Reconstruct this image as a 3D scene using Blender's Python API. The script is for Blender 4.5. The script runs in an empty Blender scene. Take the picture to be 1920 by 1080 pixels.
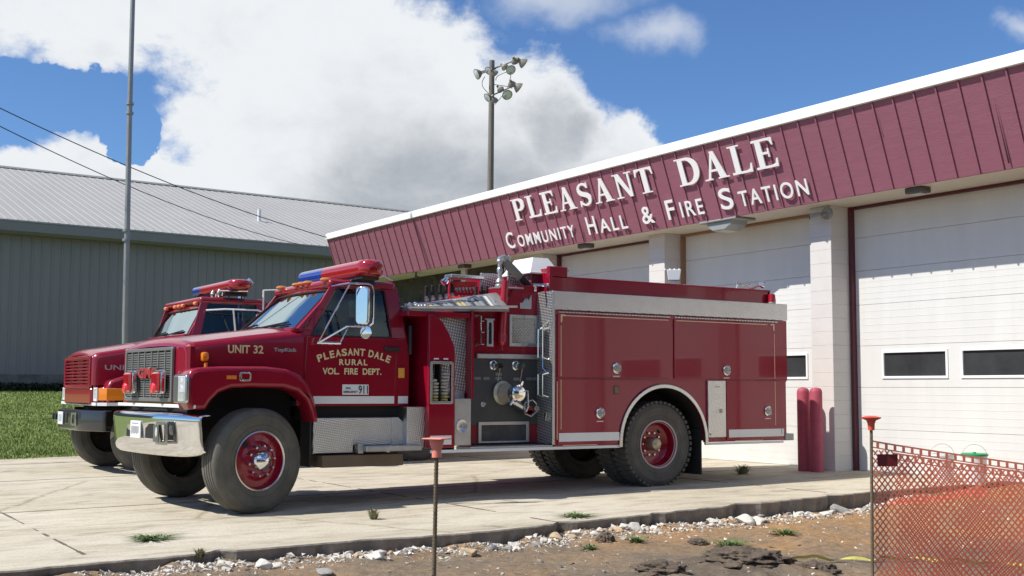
import bpy, bmesh, math, random
from mathutils import Vector, Matrix, noise as mnoise
R = math.radians
random.seed(7)
SC = bpy.context.scene
COL = SC.collection

# ---------------------------------------------------------------- camera
cam_d = bpy.data.cameras.new("camera"); cam = bpy.data.objects.new("camera", cam_d); COL.objects.link(cam)
SC.camera = cam
YAW, PITCH, ROLL = 0.99933, 0.085317, 0.003869
fw = Vector((-math.sin(YAW)*math.cos(PITCH), math.cos(YAW)*math.cos(PITCH), math.sin(PITCH)))
rt = Vector((math.cos(YAW), math.sin(YAW), 0)); up = rt.cross(fw)
r2 = math.cos(ROLL)*rt + math.sin(ROLL)*up; u2 = -math.sin(ROLL)*rt + math.cos(ROLL)*up
cam.matrix_world = Matrix(((r2.x, u2.x, -fw.x, 0), (r2.y, u2.y, -fw.y, 0), (r2.z, u2.z, -fw.z, 1.25), (0, 0, 0, 1)))
cam_d.sensor_width = 36; cam_d.lens = 2210.68/1920*36; cam_d.clip_start = 0.05; cam_d.clip_end = 3000

# ---------------------------------------------------------------- sun and sky
SUNDIR = Vector((0.28, 1.0, -1.25)).normalized()
sun_d = bpy.data.lights.new("sun", 'SUN'); sun = bpy.data.objects.new("sun", sun_d); COL.objects.link(sun)
sun_d.energy = 4.9; sun_d.angle = R(0.53); sun_d.color = (1.0, 0.95, 0.87)
sun.rotation_euler = SUNDIR.to_track_quat('-Z', 'Y').to_euler()
SC.view_settings.view_transform = 'Standard'; SC.view_settings.look = 'None'
SC.view_settings.exposure = 0.20; SC.view_settings.gamma = 1.0; SC.view_settings.use_curve_mapping = False

W = bpy.data.worlds.new("World"); SC.world = W; W.use_nodes = True
nt = W.node_tree; nt.nodes.clear()
def N(t, **k):
    n = nt.nodes.new(t)
    for a, b in k.items(): setattr(n, a, b)
    return n
def LK(a, b): nt.links.new(a, b)
def M(op, a, b=None, c=None, clamp=False):
    n = nt.nodes.new('ShaderNodeMath'); n.operation = op; n.use_clamp = clamp
    for i, v in enumerate((a, b, c)):
        if v is None: continue
        if isinstance(v, (int, float)): n.inputs[i].default_value = v
        else: nt.links.new(v, n.inputs[i])
    return n.outputs[0]
sky = N('ShaderNodeTexSky', sky_type='NISHITA'); sky.sun_disc = False
sky.sun_elevation = math.asin(-SUNDIR.z); sky.sun_rotation = math.atan2(-SUNDIR.x, -SUNDIR.y)
sky.air_density = 1.0; sky.dust_density = 0.3; sky.ozone_density = 2.5; sky.altitude = 400
tc = N('ShaderNodeTexCoord'); sep = N('ShaderNodeSeparateXYZ'); LK(tc.outputs['Generated'], sep.inputs[0])
az = M('MULTIPLY', M('ARCTAN2', M('MULTIPLY', sep.outputs[0], -1.0), sep.outputs[1]), 57.2958)   # degrees from +Y towards -X
el = M('MULTIPLY', M('ARCSINE', sep.outputs[2]), 57.2958)
def nz(scale, detail, rough, off=0.0, dist=0.0):
    mp = N('ShaderNodeMapping'); mp.inputs['Location'].default_value = (off, off*.7, off*1.3)
    mp.inputs['Scale'].default_value = (1, 1, 1.5)
    LK(tc.outputs['Generated'], mp.inputs[0])
    n = N('ShaderNodeTexNoise'); n.inputs['Scale'].default_value = scale; n.inputs['Detail'].default_value = detail
    n.inputs['Roughness'].default_value = rough; n.inputs['Distortion'].default_value = dist
    LK(mp.outputs[0], n.inputs['Vector']); return n.outputs['Fac']
def sstep(v, a, b):
    n = N('ShaderNodeMapRange', interpolation_type='SMOOTHSTEP'); n.inputs[1].default_value = a; n.inputs[2].default_value = b
    LK(v, n.inputs[0]); return n.outputs[0]
n_big = nz(2.2, 6, .6, 3.1); n_edge = nz(9, 10, .62, 1.7, .3); n_fine = nz(26, 8, .65, 5.2, .2); n_soft = nz(5, 5, .5, 8.3)
wn = []
for sc_, k_, of_ in ((6.5, 5.0, 2.2), (22, 2.4, 6.1)):
    mp = N('ShaderNodeMapping'); mp.inputs['Location'].default_value = (of_, of_, of_); LK(tc.outputs['Generated'], mp.inputs[0])
    n = N('ShaderNodeTexNoise'); n.inputs['Scale'].default_value = sc_; n.inputs['Detail'].default_value = 6; n.inputs['Roughness'].default_value = .6; LK(mp.outputs[0], n.inputs['Vector'])
    sp_ = N('ShaderNodeSeparateColor'); LK(n.outputs['Color'], sp_.inputs[0]); wn.append((sp_.outputs[0], sp_.outputs[1], k_))
az0, el0 = az, el
for r_, g_, k_ in wn:
    az = M('ADD', az, M('MULTIPLY', M('SUBTRACT', r_, .5), k_)); el = M('ADD', el, M('MULTIPLY', M('SUBTRACT', g_, .5), k_*.7))
def ell(a0, e0, ra, re, warp=1.0):            # 1 at the centre, 0 on the rim, negative outside
    da = M('DIVIDE', M('SUBTRACT', az, a0), ra); de = M('DIVIDE', M('SUBTRACT', el, e0), re)
    return M('SUBTRACT', 1.0, M('SQRT', M('ADD', M('MULTIPLY', da, da), M('MULTIPLY', de, de))))
def mx(*v):
    o = v[0]
    for q in v[1:]: o = M('SMOOTH_MAX', o, q, .12)
    return o
# cumulus masses (azimuth, elevation, half-widths in degrees)
cum = mx(ell(77, 20.5, 17, 6.6), ell(65, 12, 9.6, 8.7), ell(56.6, 11, 4.8, 5.6), ell(51.8, 10.3, 2.0, 2.9), ell(54, 8, 4.2, 4.5), ell(76, 8.0, 7, 3.6), ell(80.4, 9.5, 3.6, 1.5), ell(95, 22, 14, 9))
blue = mx(ell(79.6, 12.9, 4.8, 1.6), ell(75.0, 11.6, 1.7, 1.4), ell(87, 12.6, 4.5, 2))
f1 = M('ADD', M('SUBTRACT', cum, M('MULTIPLY', sstep(M('ADD', blue, M('MULTIPLY', M('SUBTRACT', n_edge, .5), .8)), -.05, .35), 1.3)), M('ADD', M('MULTIPLY', M('SUBTRACT', n_edge, .5), .75), M('MULTIPLY', M('SUBTRACT', n_fine, .5), .42)))
# thin wisps right of the big mass and a scrap at the far right
w1 = mx(ell(55.0, 18.9, 5.5, 1.9), ell(50.0, 17.0, 2.8, 1.3), ell(33.2, 15.8, 1.5, .8))
f2 = M('ADD', w1, M('MULTIPLY', M('SUBTRACT', n_edge, .5), 1.5))
m1 = sstep(f1, -.03, .22); m2 = M('MULTIPLY', sstep(f2, .0, 1.1), .62)
# the rest of the sky: broken cloud, kept clear of the part described above
away = sstep(M('ABSOLUTE', M('SUBTRACT', az0, 60.0)), 33, 45); high = sstep(el0, 22, 30)
m3 = M('MULTIPLY', M('MAXIMUM', away, high), sstep(M('ADD', n_big, M('MULTIPLY', M('SUBTRACT', n_edge, .5), .3)), .53, .63))
mask = M('MULTIPLY', M('MAXIMUM', M('MAXIMUM', m1, m2), m3), sstep(el0, -1.0, 1.5), clamp=True)
# brightness: pale tops, grey bases
dark = mx(ell(60.5, 8.2, 7.0, 3.8), ell(55.5, 8.0, 6.0, 3.6), ell(55.0, 12.4, 2.2, 2.2))
dk = M('MULTIPLY', sstep(M('ADD', dark, M('MULTIPLY', M('SUBTRACT', n_soft, .5), .9)), -.45, .75), .60)
tex = M('ADD', M('MULTIPLY', sstep(n_edge, .25, .8), .34), M('MULTIPLY', sstep(n_fine, .3, .8), .12))
edgeb = M('MULTIPLY', sstep(f1, .55, .05), .12)
bri = M('ADD', M('SUBTRACT', M('SUBTRACT', 1.12, dk), tex), edgeb)
bri = M('SUBTRACT', bri, M('MULTIPLY', m2, .20)); bri = M('SUBTRACT', bri, M('MULTIPLY', m3, .25))
cc = N('ShaderNodeMix', data_type='RGBA'); cc.inputs[6].default_value = (3.1, 3.4, 3.85, 1); cc.inputs[7].default_value = (7.5, 7.75, 8.0, 1)
LK(sstep(bri, .0, 1.05), cc.inputs[0])
skc = N('ShaderNodeMix', data_type='RGBA', blend_type='MULTIPLY'); skc.inputs[0].default_value = 1.0
skc.inputs[7].default_value = (.62, .84, 1.12, 1); LK(sky.outputs[0], skc.inputs[6])
mixc = N('ShaderNodeMix', data_type='RGBA'); LK(mask, mixc.inputs[0]); LK(skc.outputs[2], mixc.inputs[6]); LK(cc.outputs[2], mixc.inputs[7])
bg = N('ShaderNodeBackground'); bg.inputs[1].default_value = 0.1; LK(mixc.outputs[2], bg.inputs[0])
wo = N('ShaderNodeOutputWorld'); LK(bg.outputs[0], wo.inputs[0])

# ---------------------------------------------------------------- materials
def mat(name, col, rough=.6, metal=0.0, coat=0.0, var=0.0, vs=3.0, bump=0.0, bs=20.0, spec=.5, trans=0.0, emit=None, col2=None, stretch=(1, 1, 1), dirt=None):
    m = bpy.data.materials.new(name); m.use_nodes = True; t = m.node_tree; b = t.nodes['Principled BSDF']
    b.inputs['Base Color'].default_value = (*col, 1); b.inputs['Roughness'].default_value = rough
    b.inputs['Metallic'].default_value = metal; b.inputs['Coat Weight'].default_value = coat; b.inputs['Coat Roughness'].default_value = .04
    b.inputs['Specular IOR Level'].default_value = spec; b.inputs['Transmission Weight'].default_value = trans
    tcn = t.nodes.new('ShaderNodeTexCoord'); mp = t.nodes.new('ShaderNodeMapping'); mp.inputs['Scale'].default_value = stretch
    t.links.new(tcn.outputs['Object'], mp.inputs[0])
    if var or col2:
        n = t.nodes.new('ShaderNodeTexNoise'); n.inputs['Scale'].default_value = vs; n.inputs['Detail'].default_value = 8; n.inputs['Roughness'].default_value = .65
        t.links.new(mp.outputs[0], n.inputs['Vector'])
        cr = t.nodes.new('ShaderNodeValToRGB'); cr.color_ramp.elements[0].position = .3; cr.color_ramp.elements[1].position = .7
        c2 = col2 or tuple(c*(1+var) for c in col)
        c1 = col if col2 else tuple(c*(1-var) for c in col)
        cr.color_ramp.elements[0].color = (*c1, 1); cr.color_ramp.elements[1].color = (*c2, 1)
        t.links.new(n.outputs['Fac'], cr.inputs[0]); t.links.new(cr.outputs[0], b.inputs['Base Color'])
        mr = t.nodes.new('ShaderNodeMapRange'); mr.inputs[3].default_value = max(0.02, rough*.8); mr.inputs[4].default_value = min(1, rough*1.2)
        t.links.new(n.outputs['Fac'], mr.inputs[0]); t.links.new(mr.outputs[0], b.inputs['Roughness'])
    if bump:
        n2 = t.nodes.new('ShaderNodeTexNoise'); n2.inputs['Scale'].default_value = bs; n2.inputs['Detail'].default_value = 6
        t.links.new(mp.outputs[0], n2.inputs['Vector'])
        bp_ = t.nodes.new('ShaderNodeBump'); bp_.inputs['Strength'].default_value = bump; bp_.inputs['Distance'].default_value = .02
        t.links.new(n2.outputs['Fac'], bp_.inputs['Height']); t.links.new(bp_.outputs[0], b.inputs['Normal'])
    if emit:
        b.inputs['Emission Color'].default_value = (*emit[0], 1); b.inputs['Emission Strength'].default_value = emit[1]
    return m
red = mat('fire_red_paint', (.25, .004, .020), .20, coat=.55, var=.05, vs=1.5, spec=.3)
red2 = mat('fire_red_paint_second', (.26, .005, .020), .25, coat=.6, var=.06, vs=1.5)
redp = mat('red_plastic_lens', (.32, .003, .008), .12, coat=.8)
bluep = mat('blue_plastic_lens', (.008, .035, .26), .12, coat=.8)
amber = mat('amber_lens', (.75, .22, .01), .2, coat=.6)
amber2 = mat('orange_marker', (.70, .20, .01), .45)
chrome = mat('chrome', (.75, .75, .75), .07, metal=1.0, var=.04, bump=.02, bs=6)
steel = mat('brushed_stainless', (.58, .58, .57), .28, metal=1.0, var=.08, vs=8)
alu = mat('dull_aluminium', (.50, .50, .49), .42, metal=.9, var=.12, vs=9)
black = mat('black_rubber', (.018, .018, .018), .75, var=.25, vs=10, bump=.1)
dark = mat('dark_underbody', (.012, .011, .011), .8, var=.4, vs=6)
blackp = mat('black_plastic', (.02, .02, .022), .4, var=.1)
panelbk = mat('black_pump_panel', (.05, .053, .056), .38, var=.2, vs=5, coat=.2)
tyrem = mat('tyre_rubber_dusty', (.075, .071, .058), .85, col2=(.14, .132, .108), vs=5, bump=.15, bs=40)
tyrer = mat('tyre_rubber_rear', (.065, .062, .056), .85, col2=(.125, .115, .10), vs=5, bump=.2, bs=40)
white = mat('white_reflective', (.72, .73, .72), .45, var=.04)
cream = mat('cream_gold_lettering', (.72, .62, .33), .4)
goldl = mat('gold_leaf_stripe', (.80, .52, .34), .45)
silver = mat('silver_lettering', (.55, .55, .55), .3, metal=.6)
ink = mat('black_ink', (.02, .02, .025), .5)
lens = mat('clear_lens', (.75, .77, .78), .08, coat=.5, metal=.35)
whitebx = mat('white_enamel', (.80, .80, .79), .35, coat=.3, var=.03)
greyhose = mat('canvas_hose', (.42, .40, .34), .9, bump=.3, bs=60)
yellowhose = mat('yellow_hose', (.45, .38, .14), .9, bump=.3, bs=60)
tan = mat('tan_label', (.55, .42, .22), .5); greyl = mat('grey_label', (.25, .27, .29), .5); lgl = mat('light_label', (.62, .60, .56), .5)
mirror = mat('mirror_glass', (.8, .8, .8), .02, metal=1.0)
seatm = mat('cab_interior', (.03, .028, .03), .8); paper = mat('paper', (.7, .7, .68), .7)
wood = mat('timber_blocks', (.16, .11, .07), .85, var=.2)

def glassmat(name, tint, mixf):
    m = bpy.data.materials.new(name); m.use_nodes = True; t = m.node_tree; t.nodes.clear()
    o = t.nodes.new('ShaderNodeOutputMaterial'); g = t.nodes.new('ShaderNodeBsdfGlossy'); g.inputs['Roughness'].default_value = .02
    g.inputs['Color'].default_value = (.55, .66, .68, 1)
    tr = t.nodes.new('ShaderNodeBsdfTransparent'); tr.inputs[0].default_value = (*tint, 1)
    f = t.nodes.new('ShaderNodeFresnel'); f.inputs[0].default_value = 1.5
    mr = t.nodes.new('ShaderNodeMapRange'); mr.inputs[1].default_value = 0; mr.inputs[2].default_value = 1; mr.inputs[3].default_value = mixf; mr.inputs[4].default_value = 1
    mx_ = t.nodes.new('ShaderNodeMixShader'); t.links.new(f.outputs[0], mr.inputs[0]); t.links.new(mr.outputs[0], mx_.inputs[0])
    t.links.new(tr.outputs[0], mx_.inputs[1]); t.links.new(g.outputs[0], mx_.inputs[2]); t.links.new(mx_.outputs[0], o.inputs[0]); return m
glass = glassmat('tinted_glass', (.38, .44, .43), .03); wsglass = glassmat('windshield_glass', (.30, .40, .38), .10)
doorglass = mat('door_window_glass', (.040, .045, .047), .12, var=.35, vs=1.5, spec=.3)

def diamond(name, col=(.62, .62, .61), scale=1.0, con=0.0):
    m = mat(name, col, .3, metal=.65 if con else 1.0, var=.06, vs=6); t = m.node_tree; b = t.nodes['Principled BSDF']
    tcn = t.nodes.new('ShaderNodeTexCoord'); sp = t.nodes.new('ShaderNodeSeparateXYZ'); t.links.new(tcn.outputs['Object'], sp.inputs[0])
    def MM(op, a, b_):
        n = t.nodes.new('ShaderNodeMath'); n.operation = op
        for i, v in enumerate((a, b_)):
            if isinstance(v, (int, float)): n.inputs[i].default_value = v
            elif v is not None: t.links.new(v, n.inputs[i])
        return n.outputs[0]
    hxy = MM('ADD', sp.outputs[0], sp.outputs[1]); k = 150*scale
    a = MM('SINE', MM('MULTIPLY', MM('ADD', hxy, MM('MULTIPLY', sp.outputs[2], .7)), k), 0)
    c = MM('SINE', MM('MULTIPLY', MM('SUBTRACT', MM('MULTIPLY', hxy, .7), sp.outputs[2]), k), 0)
    h = MM('MAXIMUM', MM('MULTIPLY', a, c), 0.0)
    bp_ = t.nodes.new('ShaderNodeBump'); bp_.inputs['Strength'].default_value = .6; bp_.inputs['Distance'].default_value = .006
    if con:
        mxd = t.nodes.new('ShaderNodeMix'); mxd.data_type = 'RGBA'; mxd.inputs[6].default_value = (*[c*(1-con) for c in col], 1); mxd.inputs[7].default_value = (.92, .92, .92, 1)  # glints on the diamonds and dark between them are painted into the colour
        t.links.new(h, mxd.inputs[0]); t.links.new(mxd.outputs[2], b.inputs['Base Color'])
    t.links.new(h, bp_.inputs['Height']); t.links.new(bp_.outputs[0], b.inputs['Normal']); return m
dplate = diamond('diamond_tread_plate'); dplate2 = diamond('diamond_tread_plate_glints', (.72, .72, .72), .75, .6)

# ---------------------------------------------------------------- builders
def thing(name, label, cat, loc=(0, 0, 0), group=None):
    o = bpy.data.objects.new(name, None); COL.objects.link(o); o.location = loc; o.empty_display_size = .1
    o['label'] = label; o['category'] = cat
    if group: o['group'] = group
    return o
def tag(o, label=None, cat=None, group=None, kind=None):
    if label: o['label'] = label
    if cat: o['category'] = cat
    if group: o['group'] = group
    if kind: o['kind'] = kind
    return o
def wloc(o):
    v = Vector((0, 0, 0))
    while o: v += o.location; o = o.parent
    return v
def part(name, parent, loc=(0, 0, 0)):        # an Empty part that carries sub-parts (a wheel)
    o = bpy.data.objects.new(name, None); COL.objects.link(o); o.parent = parent; o.location = Vector(loc)-wloc(parent); o.empty_display_size = .1
    return o

class B:
    def __init__(s): s.bm = bmesh.new(); s.xf = None
    def _v(s, p): return s.bm.verts.new(Vector(p))
    def faces(s, vs, fs):
        V = [s._v(v) for v in vs]
        for f in fs:
            try: s.bm.faces.new([V[i] for i in f])
            except ValueError: pass
        return V
    def box(s, x0, x1, y0, y1, z0, z1, bev=0, seg=1, rot=None):
        c = Vector(((x0+x1)/2, (y0+y1)/2, (z0+z1)/2)); m = Matrix.Translation(c)
        if rot: m = m @ rot.to_4x4()
        m = m @ Matrix.Diagonal((abs(x1-x0), abs(y1-y0), abs(z1-z0), 1))
        r = bmesh.ops.create_cube(s.bm, size=1, matrix=m)
        if bev:
            es = list({e for v in r['verts'] for e in v.link_edges})
            bmesh.ops.bevel(s.bm, geom=es, offset=bev, segments=seg, affect='EDGES', profile=.5)
        return s
    def cyl(s, p0, p1, r0, r1=None, n=16, caps=True):
        p0, p1 = Vector(p0), Vector(p1); r1 = r0 if r1 is None else r1; d = p1-p0
        q = d.to_track_quat('Z', 'Y'); a = []
        for p, r in ((p0, r0), (p1, r1)):
            a.append([s._v(p+q @ Vector((r*math.cos(2*math.pi*i/n), r*math.sin(2*math.pi*i/n), 0))) for i in range(n)])
        for i in range(n): s.bm.faces.new((a[0][i], a[0][(i+1) % n], a[1][(i+1) % n], a[1][i]))
        if caps: s.bm.faces.new(a[0][::-1]); s.bm.faces.new(a[1])
        return s
    def tube(s, pts, r, n=8, caps=True):
        pts = [Vector(p) for p in pts]; rings = []; q = None
        rs = r if isinstance(r, (list, tuple)) else [r]*len(pts)
        for i, p in enumerate(pts):
            d = (pts[min(i+1, len(pts)-1)]-pts[max(i-1, 0)])
            qq = d.to_track_quat('Z', 'Y')
            if q is not None:
                dn = d.normalized(); x = q @ Vector((1, 0, 0)); x = (x-dn*x.dot(dn)).normalized(); y = dn.cross(x)
                qq = Matrix((x, y, dn)).transposed().to_quaternion()
            q = qq
            rings.append([s._v(p+q @ Vector((rs[i]*math.cos(2*math.pi*k/n), rs[i]*math.sin(2*math.pi*k/n), 0))) for k in range(n)])
        for a, b in zip(rings, rings[1:]):
            for k in range(n): s.bm.faces.new((a[k], a[(k+1) % n], b[(k+1) % n], b[k]))
        if caps: s.bm.faces.new(rings[0][::-1]); s.bm.faces.new(rings[-1])
        return s
    def lathe(s, prof, c, axis=(1, 0, 0), n=40, closed=False):     # prof: (radius, along)
        q = Vector(axis).to_track_quat('Z', 'Y'); c = Vector(c); rings = []
        for r, a in prof:
            if r < 1e-6: rings.append([s._v(c+q @ Vector((0, 0, a)))])
            else: rings.append([s._v(c+q @ Vector((r*math.cos(2*math.pi*k/n), r*math.sin(2*math.pi*k/n), a))) for k in range(n)])
        pr = list(zip(rings, rings[1:]))
        if closed: pr.append((rings[-1], rings[0]))
        for a, b in pr:
            for k in range(n):
                k2 = (k+1) % n
                if len(a) == 1 and len(b) == 1: continue
                if len(a) == 1: s.bm.faces.new((a[0], b[k2], b[k]))
                elif len(b) == 1: s.bm.faces.new((a[k], a[k2], b[0]))
                else: s.bm.faces.new((a[k], a[k2], b[k2], b[k]))
        return s
    def grid(s, f, nu, nv, thick=None):
        V = [[s._v(f(i/nu, j/nv)) for j in range(nv+1)] for i in range(nu+1)]
        for i in range(nu):
            for j in range(nv): s.bm.faces.new((V[i][j], V[i+1][j], V[i+1][j+1], V[i][j+1]))
        return s
    def ball(s, c, r, sc=(1, 1, 1), n=12):
        bmesh.ops.create_uvsphere(s.bm, u_segments=n*2, v_segments=n, radius=1, matrix=Matrix.Translation(Vector(c)) @ Matrix.Diagonal((r*sc[0], r*sc[1], r*sc[2], 1)))
        return s
    def plate(s, outl, th, mapf, bev=0.0, res=2):
        cu = bpy.data.curves.new('c', 'CURVE'); cu.dimensions = '2D'; cu.fill_mode = 'BOTH'
        for pts in outl:
            sp = cu.splines.new('POLY'); sp.points.add(len(pts)-1); sp.use_cyclic_u = True
            for p, (u, v) in zip(sp.points, pts): p.co = (u, v, 0, 1)
        cu.extrude = max(th/2-bev, 0.0005); cu.bevel_depth = bev; cu.bevel_resolution = res; cu.offset = -bev
        s.curve(cu, mapf); return s
    def curve(s, cu, mapf):
        o = bpy.data.objects.new('c', cu); me = bpy.data.meshes.new_from_object(o)
        vs = [s._v(mapf(v.co.x, v.co.y, v.co.z)) for v in me.vertices]
        for p in me.polygons:
            try: s.bm.faces.new([vs[i] for i in p.vertices])
            except ValueError: pass
        bpy.data.objects.remove(o); bpy.data.curves.remove(cu); bpy.data.meshes.remove(me)
    def text(s, txt, box, mapf, th=.004, bold=0.0, gap=1.0):       # box = u0,u1,v0,v1
        cu = bpy.data.curves.new('t', 'FONT'); cu.body = txt; cu.size = 1; cu.offset = bold; cu.space_character = gap
        cu.extrude = .5
        o = bpy.data.objects.new('t', cu); me = bpy.data.meshes.new_from_object(o)
        xs = [v.co.x for v in me.vertices]; ys = [v.co.y for v in me.vertices]; x0, x1, y0, y1 = min(xs), max(xs), min(ys), max(ys)
        vs = [s._v(mapf(box[0]+(v.co.x-x0)/(x1-x0)*(box[1]-box[0]), box[2]+(v.co.y-y0)/(y1-y0)*(box[3]-box[2]), v.co.z*th)) for v in me.vertices]
        for p in me.polygons:
            try: s.bm.faces.new([vs[i] for i in p.vertices])
            except ValueError: pass
        bpy.data.objects.remove(o); bpy.data.curves.remove(cu); bpy.data.meshes.remove(me); return s
    def done(s, name, m, parent=None, ang=24, smooth=True, norm=True):
        if norm: bmesh.ops.recalc_face_normals(s.bm, faces=s.bm.faces)
        off = wloc(parent) if parent else Vector((0, 0, 0))
        me = bpy.data.meshes.new(name)
        if off.length: bmesh.ops.translate(s.bm, verts=s.bm.verts, vec=-off)
        s.bm.to_mesh(me); s.bm.free()
        me.materials.append(m)
        if smooth:
            me.polygons.foreach_set('use_smooth', [True]*len(me.polygons)); me.set_sharp_from_angle(angle=R(ang))
        o = bpy.data.objects.new(name, me); COL.objects.link(o)
        if parent: o.parent = parent
        return o
def islands(o, name=None):
    """one object per separate piece of a mesh (pieces whose boxes touch stay together)"""
    bm = bmesh.new(); bm.from_mesh(o.data); seen = set(); gs = []
    for v in bm.verts:
        if v in seen: continue
        st_, g = [v], []
        seen.add(v)
        while st_:
            q = st_.pop(); g.append(q)
            for e in q.link_edges:
                w = e.other_vert(q)
                if w not in seen: seen.add(w); st_.append(w)
        lo = [min(q.co[i] for q in g)-.001 for i in range(3)]; hi = [max(q.co[i] for q in g)+.001 for i in range(3)]
        gs.append([set(q.index for q in g), lo, hi])
    ch = True
    while ch:
        ch = False
        for i in range(len(gs)):
            for j in range(i+1, len(gs)):
                a, c = gs[i], gs[j]
                if all(a[1][k] <= c[2][k] and c[1][k] <= a[2][k] for k in range(3)):
                    gs[i] = [a[0] | c[0], [min(x, y) for x, y in zip(a[1], c[1])], [max(x, y) for x, y in zip(a[2], c[2])]]; gs.pop(j); ch = True; break
            if ch: break
    bm.free()
    if len(gs) < 2: return [o]
    out = []; src = o.data
    for g in gs:
        b2 = bmesh.new(); b2.from_mesh(src); b2.verts.ensure_lookup_table()
        bmesh.ops.delete(b2, geom=[v for v in b2.verts if v.index not in g[0]], context='VERTS')
        me = bpy.data.meshes.new(name or o.data.name); b2.to_mesh(me); b2.free(); me.materials.append(src.materials[0])
        if not out: o.data = me; out.append(o)
        else:
            c = o.copy(); c.data = me; COL.objects.link(c); c.parent = o.parent; out.append(c)
    return out
def arc(cx, cy, r, a0, a1, n=10, ry=None):
    ry = ry or r
    return [(cx+r*math.cos(R(a0+(a1-a0)*i/n)), cy+ry*math.sin(R(a0+(a1-a0)*i/n))) for i in range(n+1)]
def rect(u0, u1, v0, v1): return [(u0, v0), (u1, v0), (u1, v1), (u0, v1)]
def rrect(u0, u1, v0, v1, r):
    return arc(u1-r, v1-r, r, 0, 90, 4)+arc(u0+r, v1-r, r, 90, 180, 4)+arc(u0+r, v0+r, r, 180, 270, 4)+arc(u1-r, v0+r, r, 270, 360, 4)
def onx(X, sgn=1): return lambda u, v, w: (X+sgn*w, u, v)         # side plane: u = y, v = z
def ony(Y): return lambda u, v, w: (u, Y+w, v)                    # front plane: u = x, v = z
def onz(Z): return lambda u, v, w: (u, v, Z+w)
def simple(name, boxes, m, parent, bev=.004):
    b = B()
    for q in boxes: b.box(*q, bev=bev)
    return b.done(name, m, parent)
# ================================================================ THE SETTING
SL = .0096
def gz(y): return SL*(y-4.32)                 # the slab falls gently away from the building
def conc_mat():
    m = mat('weathered_concrete_slab', (.50, .46, .385), .9); t = m.node_tree; b = t.nodes['Principled BSDF']
    tcn = t.nodes.new('ShaderNodeTexCoord'); L = t.links.new
    def nn(sc, st=(1, 1, 1), det=8, ro=.6):
        mp = t.nodes.new('ShaderNodeMapping'); mp.inputs['Scale'].default_value = st; L(tcn.outputs['Object'], mp.inputs[0])
        n = t.nodes.new('ShaderNodeTexNoise'); n.inputs['Scale'].default_value = sc; n.inputs['Detail'].default_value = det; n.inputs['Roughness'].default_value = ro
        L(mp.outputs[0], n.inputs['Vector']); return n.outputs['Fac']
    def ramp(f, stops):
        r = t.nodes.new('ShaderNodeValToRGB'); L(f, r.inputs[0]); e = r.color_ramp.elements
        e[0].position, e[0].color = stops[0][0], (*stops[0][1], 1); e[1].position, e[1].color = stops[-1][0], (*stops[-1][1], 1)
        for p, c in stops[1:-1]: q = e.new(p); q.color = (*c, 1)
        return r.outputs[0]
    def mul(a, b_, f=1.0):
        n = t.nodes.new('ShaderNodeMix'); n.data_type = 'RGBA'; n.blend_type = 'MULTIPLY'; n.inputs[0].default_value = f; L(a, n.inputs[6]); L(b_, n.inputs[7]); return n.outputs[2]
    c = ramp(nn(.5, (1, .5, 1)), [(.3, (.44, .395, .30)), (.5, (.53, .48, .375)), (.72, (.60, .555, .46))])
    c = mul(c, ramp(nn(3.5, (1.6, .6, 1)), [(.33, (.72, .70, .66)), (.5, (1, 1, 1)), (1, (1.06, 1.05, 1.03))]))
    c = mul(c, ramp(nn(38), [(.3, (.80, .80, .80)), (.55, (1, 1, 1)), (.9, (1.08, 1.08, 1.08))]))
    c = mul(c, ramp(nn(1.1, (3.2, .5, 1), 6), [(.30, (.66, .63, .57)), (.42, (1, 1, 1)), (1, (1, 1, 1))]), .8)
    c = mul(c, ramp(nn(.35, (6, .35, 1), 5, .55), [(.35, (.80, .78, .74)), (.47, (1, 1, 1)), (1, (1, 1, 1))]), .8)
    c = mul(c, ramp(nn(1.7, (1, 1, 1), 3, .5), [(.24, (.45, .43, .40)), (.30, (1, 1, 1)), (1, (1, 1, 1))]), .7)
    v = t.nodes.new('ShaderNodeTexVoronoi'); v.feature = 'DISTANCE_TO_EDGE'; v.inputs['Scale'].default_value = .27
    mp = t.nodes.new('ShaderNodeMapping'); L(tcn.outputs['Object'], mp.inputs[0]); mp.inputs['Scale'].default_value = (1, .8, 0)
    nw = t.nodes.new('ShaderNodeTexNoise'); nw.inputs['Scale'].default_value = 3; nw.inputs['Detail'].default_value = 6; L(tcn.outputs['Object'], nw.inputs['Vector'])
    va = t.nodes.new('ShaderNodeVectorMath'); va.operation = 'MULTIPLY_ADD'; va.inputs[1].default_value = (.22, .22, 0); L(nw.outputs['Color'], va.inputs[0]); L(mp.outputs[0], va.inputs[2])
    L(va.outputs[0], v.inputs['Vector'])
    c = mul(c, ramp(v.outputs['Distance'], [(0, (.5, .46, .4)), (.004, (.8, .77, .7)), (.009, (1, 1, 1)), (1, (1, 1, 1))]), .75)
    L(c, b.inputs['Base Color'])
    bp_ = t.nodes.new('ShaderNodeBump'); bp_.inputs['Strength'].default_value = .35; bp_.inputs['Distance'].default_value = .01
    L(nn(30), bp_.inputs['Height']); L(bp_.outputs[0], b.inputs['Normal']); return m
concm = conc_mat()
concside = mat('broken_concrete_edge', (.22, .20, .17), .95, var=.35, vs=5, bump=.8, bs=14)
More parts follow.
